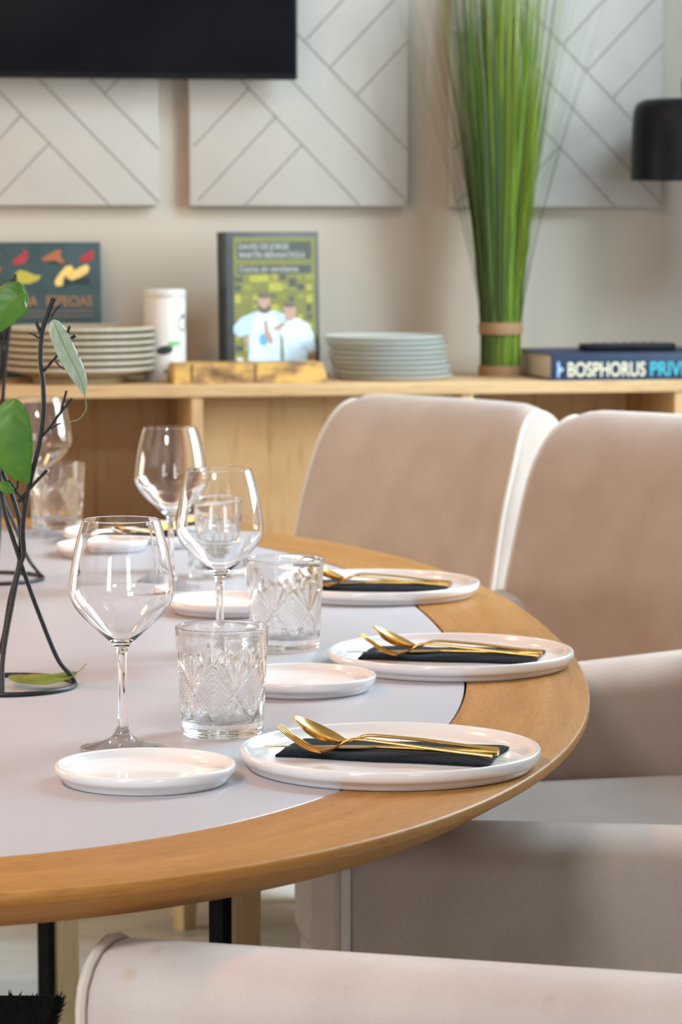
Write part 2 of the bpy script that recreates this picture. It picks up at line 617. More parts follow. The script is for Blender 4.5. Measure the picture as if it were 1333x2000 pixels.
# ================================================================== WALL LAMP
lp = empty('wall_lamp', wp(0.725, 0.16, 1.308), TH)
tag(lp, 'black wall lamp with round-topped cylinder shade at the right edge', 'lamp')
pr = [(0.1085, 0.0), (0.1065, 0.10), (0.104, 0.135), (0.099, 0.148), (0.090, 0.1555), (0.075, 0.159), (0.0, 0.160)]
pr += [(0.0, 0.157), (0.075, 0.156), (0.088, 0.152), (0.096, 0.146), (0.101, 0.134), (0.1045, 0.10), (0.1065, 0.0), (0.1085, 0.0)]
MB().lathe(pr, 64).build('lamp_shade', M['black'], lp)
MB().tube([(0, 0, 0.158), (0, 0, 0.20), (0.05, 0.03, 0.22), (0.15, 0.12, 0.225), (0.19, 0.195, 0.225)], 0.007, 12, sub=6).build('arm', M['black'], lp)
MB().lathe([(0, -0.012), (0.045, -0.012), (0.05, -0.008), (0.05, 0.012), (0, 0.012)], 40).build('wall_plate', M['black'], lp)
wpl = lp.children[-1]
for c in lp.children:
    if c.name.startswith('wall_plate'):
        c.location = (0.19, 0.188, 0.225)
        c.rotation_euler = (PI / 2, 0, 0)

# ================================================================== GRASS BUNCH
gr = empty('grass_bunch', wp(0.358, 0.19, 0.924), TH)
tag(gr, 'tall bunch of artificial green grass standing on the sideboard', 'artificial plant')
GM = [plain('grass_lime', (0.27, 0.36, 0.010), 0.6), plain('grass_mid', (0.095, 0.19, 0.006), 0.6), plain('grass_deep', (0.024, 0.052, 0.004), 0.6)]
mb = MB()
rg = random.Random(3)
for k in range(640):
    th = rg.uniform(0, 2 * PI)
    r0 = 0.0375 * math.sqrt(rg.random()) if k < 260 else 0.0385
    thin = k > 540
    h = rg.uniform(0.48, 0.92) if not thin else rg.uniform(0.6, 0.95)
    s = rg.uniform(0.0, 0.095) * (r0 / 0.038) if not thin else rg.uniform(0.06, 0.20)
    wd = rg.uniform(0.0011, 0.0024) if not thin else 0.0008
    side = Vector((-math.sin(th + rg.uniform(-1, 1)), math.cos(th + rg.uniform(-1, 1)), 0)).normalized()
    dx, dy = math.cos(th), math.sin(th)
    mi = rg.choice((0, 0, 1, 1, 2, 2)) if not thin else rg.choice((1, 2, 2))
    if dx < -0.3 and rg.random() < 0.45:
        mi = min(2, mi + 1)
    L_, R_ = [], []
    for q in range(11):
        t = q / 10
        z = h * t
        tt = max(0, (z - 0.09) / 0.80)
        rad = r0 + s * tt ** 1.35 * 1.25
        x, y = dx * rad, dy * rad
        if y > 0.128:
            y = 0.128
        ww = wd * (1 - 0.75 * t ** 2)
        c = Vector((x, y, z + 0.001))
        L_.append(c - side * ww)
        R_.append(c + side * ww)
    mb.rings([[a, b] for a, b in zip(L_, R_)], closed=False, cap=False, mi=mi)
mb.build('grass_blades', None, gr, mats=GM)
M['band'] = plain('raffia_band', (0.27, 0.15, 0.07), 0.75)
for z0, z1 in ((0.0, 0.021), (0.083, 0.106)):
    MB().lathe([(0.0385, z0), (0.0435, z0), (0.0440, (z0 + z1) / 2), (0.0435, z1), (0.0385, z1), (0.0385, z0)], 48).build('binding_band', M['band'], gr)

# ================================================================== TIN
tin = empty('tea_tin', wp(-0.315, 0.146, 0.924), TH)
tag(tin, 'white cylindrical tin printed with dark and green leaves, beside the cookbook', 'tin')
M['tin'] = mottled(mat('white_tin', (0.60, 0.57, 0.53), 0.4), [(0.3, (0.58, 0.55, 0.51)), (0.7, (0.62, 0.59, 0.55))], (30, 30, 30))
MB().lathe([(0, 0), (0.0395, 0), (0.0403, 0.002), (0.040, 0.006), (0.040, 0.158), (0.0385, 0.160), (0, 0.160)], 64).build('body', M['tin'], tin)
MB().lathe([(0, 0.1755), (0.036, 0.1755), (0.0395, 0.174), (0.0403, 0.172), (0.0403, 0.161), (0.0395, 0.160), (0, 0.160)], 64).build('lid', M['tin'], tin)
M['ink'] = plain('dark_ink', (0.02, 0.02, 0.025), 0.5)
M['ink_green'] = plain('green_ink', (0.16, 0.42, 0.16), 0.5)


def on_cyl(poly, R=0.0404):
    """polygon in (angle metres, z) wrapped on a cylinder, facing -y"""
    return [(R * math.sin(a / R), -R * math.cos(a / R), z) for a, z in poly]


def ell(cx, cz, rx, rz, n=24, rot=0.0):
    return [(cx + rx * math.cos(2 * PI * k / n) * math.cos(rot) - rz * math.sin(2 * PI * k / n) * math.sin(rot),
             cz + rx * math.cos(2 * PI * k / n) * math.sin(rot) + rz * math.sin(2 * PI * k / n) * math.cos(rot)) for k in range(n)]


def fan(mb, pts, mi=0):
    c = Vector((0, 0, 0))
    for p in pts:
        c += Vector(p)
    c /= len(pts)
    return c


mb = MB()
def cyl_fill(poly, mi, R=0.0404):
    cx = sum(p[0] for p in poly) / len(poly)
    cz = sum(p[1] for p in poly) / len(poly)
    n = len(poly)
    rings_ = [[(cx + (p[0] - cx) * s, cz + (p[1] - cz) * s) for p in poly] for s in (1, 0.66, 0.33)]
    vs = [q for r in rings_ for q in on_cyl(r, R)] + on_cyl([(cx, cz)], R)
    fs = []
    for i in range(2):
        for j in range(n):
            k = (j + 1) % n
            fs.append((i * n + j, i * n + k, (i + 1) * n + k, (i + 1) * n + j))
    for j in range(n):
        fs.append((2 * n + j, 2 * n + (j + 1) % n, 3 * n))
    mb.add(vs, fs, mi)


cyl_fill(ell(-0.006, 0.060, 0.0165, 0.0085, rot=0.15), 0)
cyl_fill(ell(0.014, 0.072, 0.0145, 0.0055, rot=0.1), 1)
cyl_fill(ell(-0.004, 0.020, 0.004, 0.0025), 0)
cyl_fill(ell(0.036, 0.125, 0.006, 0.003, rot=0.7), 0, 0.0405)
# round emblem: a ring
ring_o, ring_i = ell(0.034, 0.110, 0.0145, 0.0145, 32), ell(0.034, 0.110, 0.0118, 0.0118, 32)
vs = on_cyl(ring_o) + on_cyl(ring_i)
mb.add(vs, [(k, (k + 1) % 32, 32 + (k + 1) % 32, 32 + k) for k in range(32)], 0)
mb.build('printed_leaves', None, tin, mats=[M['ink'], M['ink_green']])

# ================================================================== STONEWARE PLATES (stack of seven)
def stone_plate():
    r = empty('stoneware_plate')
    MB().lathe([(0, 0.006), (0.086, 0.006), (0.091, 0.0085), (0.128, 0.0205), (0.139, 0.0225), (0.1425, 0.0245), (0.1430, 0.0275), (0.1415, 0.0300),
                (0.137, 0.0305), (0.126, 0.0265), (0.088, 0.0135), (0.0, 0.0115)], 80).build('dish', M['stone'], r)
    MB().lathe([(0, 0.0064), (0.084, 0.0064), (0.0835, 0.0005), (0.086, 0.0), (0.0885, 0.0005), (0.0895, 0.0075), (0.0, 0.0064)], 80).build('foot_ring', M['clay'], r)
    return r


sp = stone_plate()
PL = ['undermost of the stack, standing on the sideboard', 'second from the bottom of the stack', 'third from the bottom of the stack', 'middle one of the stack',
      'third from the top of the stack', 'second from the top of the stack', 'topmost of the stack, in front of the spice book']
for i in range(7):
    o = sp if i == 0 else copy_tree(sp)
    o.location = wp(-0.478 + random.uniform(-0.0012, 0.0012), 0.148, 0.924 + i * 0.0126)
    tag(o, 'beige stoneware plate, ' + PL[i], 'plate', 'stoneware plates in a stack on the sideboard')

# ================================================================== GLASS PLATES (pale green stack)
M['frost'] = glass('pale_green_glass', (0.80, 0.90, 0.86), 0.25)
_nt, _N, _L, _b = nodes(M['frost'])
_b.inputs['Transmission Weight'].default_value = 0.45
_b.inputs['Base Color'].default_value = (0.78, 0.81, 0.77, 1)
gp = MB().lathe([(0, 0.0), (0.105, 0.0), (0.111, 0.002), (0.1165, 0.0062), (0.117, 0.0078), (0.1155, 0.0085), (0.109, 0.0050), (0.103, 0.0036), (0, 0.0036)], 80).build('glass_plate', M['frost'])
NG = 9
ords = ['undermost', 'second from the bottom', 'third from the bottom', 'fourth from the bottom', 'middle', 'fourth from the top', 'third from the top', 'second from the top', 'topmost']
for i in range(NG):
    o = gp if i == 0 else gp.copy()
    if i:
        col.objects.link(o)
    o.location = wp(0.1320 - 0.0021 * i + random.uniform(-0.003, 0.003), 0.15, 0.9245 + i * 0.0094)
    o.rotation_euler = (0, 0, i)
    tag(o, 'pale green glass plate, %s of the glass stack beside the grass bunch' % ords[i], 'plate', 'glass plates in a stack on the sideboard')

# ================================================================== CARVED BLOCK
bk = empty('carved_block', wp(-0.17, 0.012, 0.924), TH)
tag(bk, 'long low wooden block with amber patches lying before the cookbook', 'block')
M['block'] = mat('amber_block', (0.5, 0.3, 0.1), 0.5)
mottled(M['block'], [(0.36, (0.16, 0.085, 0.035)), (0.46, (0.36, 0.20, 0.075)), (0.54, (0.62, 0.37, 0.095)), (0.68, (0.68, 0.42, 0.13))], (16, 16, 30), detail=3, bump=0.3)
prof = [(-0.147, 0.0), (0.148, 0.0), (0.139, 0.034), (0.134, 0.039), (-0.142, 0.039), (-0.147, 0.034)]
mb = MB()
mb.rings([[(x * 0.985, 0.0, z * 0.97 + 0.0005) for x, z in prof], [(x, 0.004, z) for x, z in prof], [(x, 0.078, z) for x, z in prof], [(x * 0.985, 0.082, z * 0.97 + 0.0005) for x, z in prof]])
mb.build('body', M['block'], bk, angle=25)
M['block_groove'] = plain('block_groove', (0.10, 0.055, 0.025))
for x in (-0.115, 0.006):
    MB().box((x, -0.0006, 0.003), (x + 0.004, 0.004, 0.036)).build('dividing_groove', M['block_groove'], bk)


# ================================================================== BOOKS
M['pages'] = mottled(mat('book_pages', (0.55, 0.50, 0.40), 0.8), [(0.3, (0.50, 0.45, 0.35)), (0.7, (0.60, 0.55, 0.45))], (3, 3, 900))


def hardback(name, W, Hh, T, cover_mat, loc, rz, tilt=0.0, lie=False):
    """front cover in the plane y=0 facing -y, spine on the left, standing on z=0"""
    r = empty(name, loc, rz)
    r.rotation_euler = (tilt, 0, rz)
    c = 0.003
    mb = MB()
    mb.box((0, 0, 0), (W, c, Hh), 0.0008).box((0, T - c, 0), (W, T, Hh), 0.0008)
    n = 10
    out, inn = [], []
    for k in range(n + 1):
        a = PI * k / n
        out.append((-0.006 * math.sin(a), T / 2 - T / 2 * math.cos(a)))
        inn.append((0.003 - 0.006 * math.sin(a), T / 2 - (T / 2 - 0.001) * math.cos(a)))
    loop = out + inn[::-1]
    mb.rings([[(x, y, 0) for x, y in loop], [(x, y, Hh) for x, y in loop]])
    mb.build('cover', cover_mat, r, angle=30)
    MB().box((0.004, c, 0.004), (W - 0.004, T - c, Hh - 0.004)).build('pages', M['pages'], r)
    return r


def flat(mb, poly, y, mi):
    """filled flat print on a cover; thin layer"""
    n = len(poly)
    cx = sum(p[0] for p in poly) / n
    cz = sum(p[1] for p in poly) / n
    mb.add([(p[0], y, p[1]) for p in poly] + [(cx, y, cz)], [(k, (k + 1) % n, n) for k in range(n)], mi)


# --- spice book, leaning on the wall behind the stack
M['teal'] = mottled(mat('teal_cover', (0.022, 0.050, 0.052), 0.5), [(0.3, (0.017, 0.041, 0.044)), (0.7, (0.030, 0.062, 0.062))], (25, 25, 25))
b1 = hardback('spice_book', 0.27, 0.262, 0.02, M['teal'], wp(-0.687, 0.304, 0.926), TH, tilt=-0.07)
tag(b1, 'dark teal spice book with red and yellow spices leaning behind the plates', 'book')
def B1(x, y):
    return (0.27 - (205 - x) * 0.001035, 0.262 - (y - 474) * 0.001035)
b1m = [plain('spice_red', (0.36, 0.025, 0.03)), plain('spice_orange', (0.36, 0.11, 0.035)), plain('spice_mustard', (0.42, 0.36, 0.035)), plain('print_shadow', (0.014, 0.025, 0.026)), plain('spice_ginger', (0.78, 0.52, 0.15))]
def blob(pts, mi, y=-0.0005):
    m1 = MB()
    flat(m1, [B1(a, b) for a, b in pts], y, 0)
    m1.build('printed_shadow' if mi == 3 else 'printed_spice', b1m[mi], b1, smooth=False)
SH = 3
blob([(128, 546), (183, 540), (186, 550), (178, 556), (140, 552), (124, 560)], SH, -0.0003)
blob([(95, 512), (132, 508), (138, 516), (110, 516)], SH, -0.0003)
blob([(36, 513), (44, 505), (57, 496), (61, 486), (66, 490), (68, 504), (60, 514), (46, 517)], 0)
blob([(162, 508), (170, 500), (183, 492), (190, 487), (193, 496), (190, 508), (176, 512)], 0)
blob([(92, 505), (104, 499), (116, 492), (124, 488), (132, 491), (128, 500), (137, 510), (132, 515), (118, 508), (98, 510)], 1)
blob([(40, 536), (52, 526), (66, 530), (80, 536), (92, 537), (86, 546), (70, 552), (52, 552)], 2)
blob([(117, 548), (126, 534), (138, 520), (150, 518), (154, 526), (148, 536), (134, 540), (132, 556), (120, 557)], 4)
blob([(140, 541), (150, 530), (168, 520), (178, 516), (184, 522), (180, 532), (166, 540), (150, 546)], 4)
blob([(-10, 520), (8, 516), (18, 526), (6, 536), (-12, 534)], 1)
blob([(-14, 500), (0, 492), (14, 496), (8, 508), (-8, 510)], 2)
blob([(98, 628), (118, 626), (130, 634), (126, 650), (100, 650)], 0)
M['orange_ink'] = plain('orange_ink', (0.34, 0.15, 0.06))
M['grey_ink'] = plain('grey_ink', (0.10, 0.085, 0.07))
x, z = B1(100, 594)
text_mesh('title_text', 'ESPECIAS', 0.0275, M['orange_ink'], b1, (x, -0.0004, z), bold=0.0004, xs=0.82)
x, z = B1(84, 594)
text_mesh('title_text', 'COCINA', 0.0275, M['orange_ink'], b1, (x, -0.0004, z), bold=0.0004, xs=0.82, align='RIGHT')
for y in (601, 610):
    mb = MB()
    flat(mb, [B1(40, y), B1(190, y), B1(190, y + 6), B1(40, y + 6)], -0.0004, 0)
    mb.build('subtitle_band', M['grey_ink'], b1, smooth=False)

# --- cookbook with two men
M['dark_cover'] = mottled(mat('charcoal_cover', (0.030, 0.032, 0.033), 0.5), [(0.3, (0.026, 0.027, 0.028)), (0.7, (0.036, 0.038, 0.039))], (30, 30, 30))
RB = 0.30
BW, BH, BT = 0.200, 0.2835, 0.036
b2 = hardback('cookbook', BW, BH, BT, M['dark_cover'], wp(-0.193, 0.142, 0.9245), TH + RB, tilt=-0.03)
tag(b2, 'charcoal cookbook with yellow cover showing two men, standing upright on the sideboard', 'book')
def B2(x, y):
    return ((x - 330) / 835.0 * BW, BH - (y - 95) / 1105.0 * BH)
mb = MB()
def q2(pts, mi, y):
    flat(mb, [B2(a, b) for a, b in pts], y, mi)
def rc(x0, y0, x1, y1, mi, y):
    q2([(x0, y0), (x1, y0), (x1, y1), (x0, y1)], mi, y)
rc(392, 135, 1135, 1185, 0, -0.0003)
rg = random.Random(11)
for gx in range(9):
    for gy in range(10):
        x0, y0 = 400 + gx * 81, 415 + gy * 76
        if rg.random() < 0.8:
            k = rg.choice((1, 1, 2, 2, 3))
            wv_, hv_ = rg.uniform(30, 80), rg.uniform(20, 66)
            rc(x0, y0, min(1130, x0 + wv_), min(1180, y0 + hv_), k, -0.0005)
            if rg.random() < 0.7:
                rc(x0 + 10, y0 + 8, min(1125, x0 + wv_ - 10), min(1170, y0 + 14), rg.choice((0, 3, 1)), -0.0006)
rc(535, 420, 705, 470, 1, -0.0006)
rc(705, 480, 830, 540, 1, -0.0006)
rc(890, 445, 960, 515, 3, -0.0006)
rc(425, 170, 1100, 236, 3, -0.0005)
rc(425, 236, 1100, 302, 3, -0.0005)
rc(425, 345, 1095, 408, 3, -0.0005)
b2m = [plain('olive_print', (0.16, 0.155, 0.025)), plain('yellow_print', (0.34, 0.32, 0.035)), plain('mustard_print', (0.23, 0.215, 0.03)), plain('charcoal_print', (0.05, 0.055, 0.045)),
       plain('shirt_print', (0.42, 0.55, 0.72)), plain('skin_print', (0.42, 0.25, 0.18)), plain('apron_print', (0.58, 0.72, 0.80)), plain('blue_print', (0.12, 0.34, 0.60)), plain('hair_print', (0.12, 0.085, 0.06)), plain('white_print', (0.6, 0.6, 0.58))]
mb.build('cover_picture', None, b2, mats=b2m, smooth=False)
# first man
mb = MB()
q2([(535, 710), (600, 690), (760, 690), (850, 715), (855, 780), (790, 790), (805, 900), (810, 1190), (510, 1190), (520, 860), (440, 880), (385, 850), (385, 800), (450, 740)], 4, -0.0008)
q2([(470, 880), (520, 880), (520, 950), (480, 920)], 5, -0.0007)
q2([(560, 740), (610, 700), (740, 700), (790, 760), (800, 1190), (520, 1190), (540, 860)], 6, -0.0009)
q2([(650, 770), (690, 750), (700, 830), (740, 900), (735, 945), (690, 930), (660, 850)], 5, -0.0011)
q2([(735, 820), (800, 785), (860, 770), (850, 800), (800, 835), (740, 840)], 5, -0.0011)
q2([(x, y) for x, y in ell(650, 905, 42, 48, 20)], 7, -0.0010)
q2([(x, y) for x, y in ell(662, 625, 56, 72, 24)], 5, -0.0009)
q2([(610, 640), (640, 668), (690, 668), (716, 640), (712, 700), (668, 712), (616, 700)], 8, -0.0010)
q2([(x, y) for x, y in ell(662, 572, 56, 24, 20)], 8, -0.0010)
mb.build('printed_figure', None, b2, mats=b2m, smooth=False)
# second man
mb = MB()
q2([(845, 775), (950, 745), (1060, 790), (1100, 860), (1135, 1000), (1065, 1012), (1050, 980), (1055, 1190), (835, 1190), (830, 900), (800, 850)], 6, -0.0010)
q2([(1065, 1012), (1130, 1000), (1125, 1060), (1070, 1080)], 5, -0.0009)
q2([(x, y) for x, y in ell(893, 695, 56, 74, 24)], 5, -0.0011)
q2([(x, y) for x, y in ell(890, 645, 55, 22, 20)], 8, -0.0012)
mb.build('printed_figure', None, b2, mats=b2m, smooth=False)
mb = MB()
rc(408, 1040, 465, 1140, 9, -0.0008)
mb.build('printed_badge', None, b2, mats=b2m, smooth=False)
M['cream_ink'] = plain('cream_ink', (0.36, 0.36, 0.32))
for s, x, y, sz, xs_ in (('DAVID DE JORGE', 440, 226, 0.0152, 0.92), ('MARTÍN BERASATEGUI', 440, 290, 0.0152, 0.92), ('Cocina sin vergüenza', 440, 393, 0.0150, 1.0)):
    a, b = B2(x, y)
    text_mesh('title_text', s, sz, M['cream_ink'], b2, (a, -0.0010, b), bold=0.00025, xs=xs_)

# --- navy book lying flat at the right
b3 = empty('navy_book', wp(0.4105, 0.002, 0.924), TH)
tag(b3, 'navy book lying flat with cream and turquoise spine lettering', 'book')
M['navy'] = mottled(mat('navy_cover', (0.006, 0.020, 0.055), 0.5), [(0.3, (0.005, 0.017, 0.048)), (0.7, (0.008, 0.024, 0.064))], (30, 30, 30))
mb = MB()
LB, DB, TB = 0.36, 0.28, 0.051
mb.box((0, 0, 0), (LB, DB, 0.003), 0.0008).box((0, 0, TB - 0.003), (LB, DB, TB), 0.0008).box((0, -0.002, 0), (LB, 0.004, TB), 0.0012)
mb.build('cover', M['navy'], b3, angle=30)
MB().box((0.005, 0.004, 0.003), (LB - 0.005, DB - 0.006, TB - 0.003)).build('pages', M['pages'], b3)
M['cream_foil'] = plain('cream_foil', (0.66, 0.60, 0.44))
M['turq_foil'] = plain('turquoise_foil', (0.04, 0.38, 0.46))
M['pale_foil'] = plain('pale_blue_foil', (0.30, 0.42, 0.62))
t1 = text_mesh('title_text', 'BOSPHORUS', 0.038, M['cream_foil'], b3, (0.0315, -0.0022, 0.008), bold=0.0007, xs=0.725)
t2 = text_mesh('title_text', 'PRIVÉ', 0.038, M['turq_foil'], b3, (0.1960, -0.0022, 0.008), bold=0.0007, xs=0.84)
mb = MB()
flat(mb, [(0.012, 0.006), (0.0165, 0.006), (0.0165, 0.036), (0.012, 0.036)], -0.0026, 0)
flat(mb, [(0.0165, 0.014), (0.026, 0.021), (0.0165, 0.028)], -0.0026, 0)
mb.build('spine_emblem', M['pale_foil'], b3, smooth=False)

# --- remote control on the navy book
rm = empty('remote_control', wp(0.505, 0.10, 0.975), TH + 0.05)
tag(rm, 'slim black remote control lying on top of the navy book', 'remote control')
MB().box((0, 0, 0.0003), (0.19, 0.045, 0.0145), 0.005).build('body', M['black'], rm)
M['button'] = plain('grey_button', (0.12, 0.13, 0.14), 0.4)
for k in range(7):
    for j in range(2):
        MB().lathe([(0, 0.0165), (0.0035, 0.0163), (0.0042, 0.0155), (0.0042, 0.014), (0, 0.014)], 16, center=(0.03 + k * 0.02, 0.014 + j * 0.016, 0)).build('button', M['button'], rm)

# ================================================================== TABLE
CX, CY, TA, TB_, NEXP, TROT = -0.5012, 3.6255, 0.751, 1.4261, 2.2619, 0.082
TZ = 0.75


def outline(n=240, inset=0.0):
    pts = []
    for k in range(n):
        a = 2 * PI * k / n
        c, s = math.cos(a), math.sin(a)
        x = TA * math.copysign(abs(c) ** (2 / NEXP), c)
        y = TB_ * math.copysign(abs(s) ** (2 / NEXP), s)
        pts.append(Vector((x, y)))
    # even spacing
    d = [0.0]
    for i in range(n):
        d.append(d[-1] + (pts[(i + 1) % n] - pts[i]).length)
    res = []
    j = 0
    for k in range(n):
        tgt = d[-1] * k / n
        while d[j + 1] < tgt:
            j += 1
        f = (tgt - d[j]) / max(1e-9, d[j + 1] - d[j])
        res.append(pts[j].lerp(pts[(j + 1) % n], f))
    out = []
    for k in range(n):
        t = (res[(k + 1) % n] - res[k - 1]).normalized()
        nn = Vector((t.y, -t.x))
        p = res[k] - nn * inset
        out.append(p)
    return out, d[-1]


NT = 320
tb = empty('dining_table', (CX, CY, 0), TROT)
tag(tb, 'large oval oak dining table with pale inlaid centre, set for a meal', 'table')
levels = [(0.1265, -0.030), (0.1265, -0.0008), (0.1275, 0.0), (0.065, 0.0), (0.0022, 0.0), (0.0007, -0.0006), (0.0, -0.0022), (0.0, -0.0085), (0.0012, -0.0105), (0.042, -0.034), (0.1265, -0.034), (0.1265, -0.030)]
base = outline(NT)
per = base[1]
vs, fs, uv = [], [], []
cache = {}
for li, (ins, dz) in enumerate(levels):
    if ins not in cache:
        cache[ins] = outline(NT, ins)[0]
    o_ = cache[ins]
    for k in range(NT + 1):
        p = o_[k % NT]
        vs.append((p.x, p.y, TZ + dz))
        seg = int(10 * ((k + 13) % NT) / NT)
        vv = ins - dz * 1.5
        uv.append((per * k / NT + 3.7 * seg, vv + 0.31 * seg))
W1 = NT + 1
for li in range(len(levels) - 1):
    for k in range(NT):
        fs.append((li * W1 + k, li * W1 + k + 1, (li + 1) * W1 + k + 1, (li + 1) * W1 + k))
finish('tabletop_rim', vs, fs, M['table_wood'], tb, angle=50, uvs=uv)
# the pale inlay and its black joint
i0, i1, i2 = outline(NT, 0.1300)[0], outline(NT, 0.1312)[0], outline(NT, 0.40)[0]
mb = MB()
mb.rings([[(p.x, p.y, TZ - 0.02) for p in i0], [(p.x, p.y, TZ - 0.0010) for p in i0], [(p.x, p.y, TZ) for p in i1]])
mb.build('inlay', M['inlay'], tb, angle=50)
j0, j1 = outline(NT, 0.120)[0], outline(NT, 0.136)[0]
mb = MB()
mb.rings([[(p.x, p.y, TZ - 0.033) for p in j0], [(p.x, p.y, TZ - 0.022) for p in j0]])
mb.build('underframe', M['black_gap'], tb)
# legs: oak posts with black steel plates
ca, sa = math.cos(-TROT), math.sin(-TROT)
def to_table(x, y):
    dx, dy = x - CX, y - CY
    return (dx * ca - dy * sa, dx * sa + dy * ca)
for (x, y, s) in ((-0.110, 3.30, 0.036), (-0.392, 4.30, 0.038), (-0.86, 2.95, 0.036), (-0.90, 4.30, 0.036)):
    lx, ly = to_table(x, y)
    hs = s / 2
    a = 0.60 - TROT
    def rot(px, py):
        return (lx + px * math.cos(a) - py * math.sin(a), ly + px * math.sin(a) + py * math.cos(a))
    mb = MB()
    b_ = hs - 0.002
    oct_ = [(-hs, -b_), (-b_, -hs), (b_, -hs), (hs, -b_), (hs, b_), (b_, hs), (-b_, hs), (-hs, b_)]
    mb.rings([[(*rot(px, py), z) for px, py in oct_] for z in (0.0, TZ - 0.033)])
    lg = mb.build('leg', M['leg_wood'], tb, angle=20)
    mb = MB()
    pl_ = [(-hs - 0.011, -hs + 0.004), (-hs - 0.0002, -hs + 0.004), (-hs - 0.0002, hs - 0.004), (-hs - 0.011, hs - 0.004)]
    mb.rings([[(*rot(px, py), z) for px, py in pl_] for z in (0.0, TZ - 0.033)])
    mb.build('steel_plate', M['black_gap'], lg, angle=20)


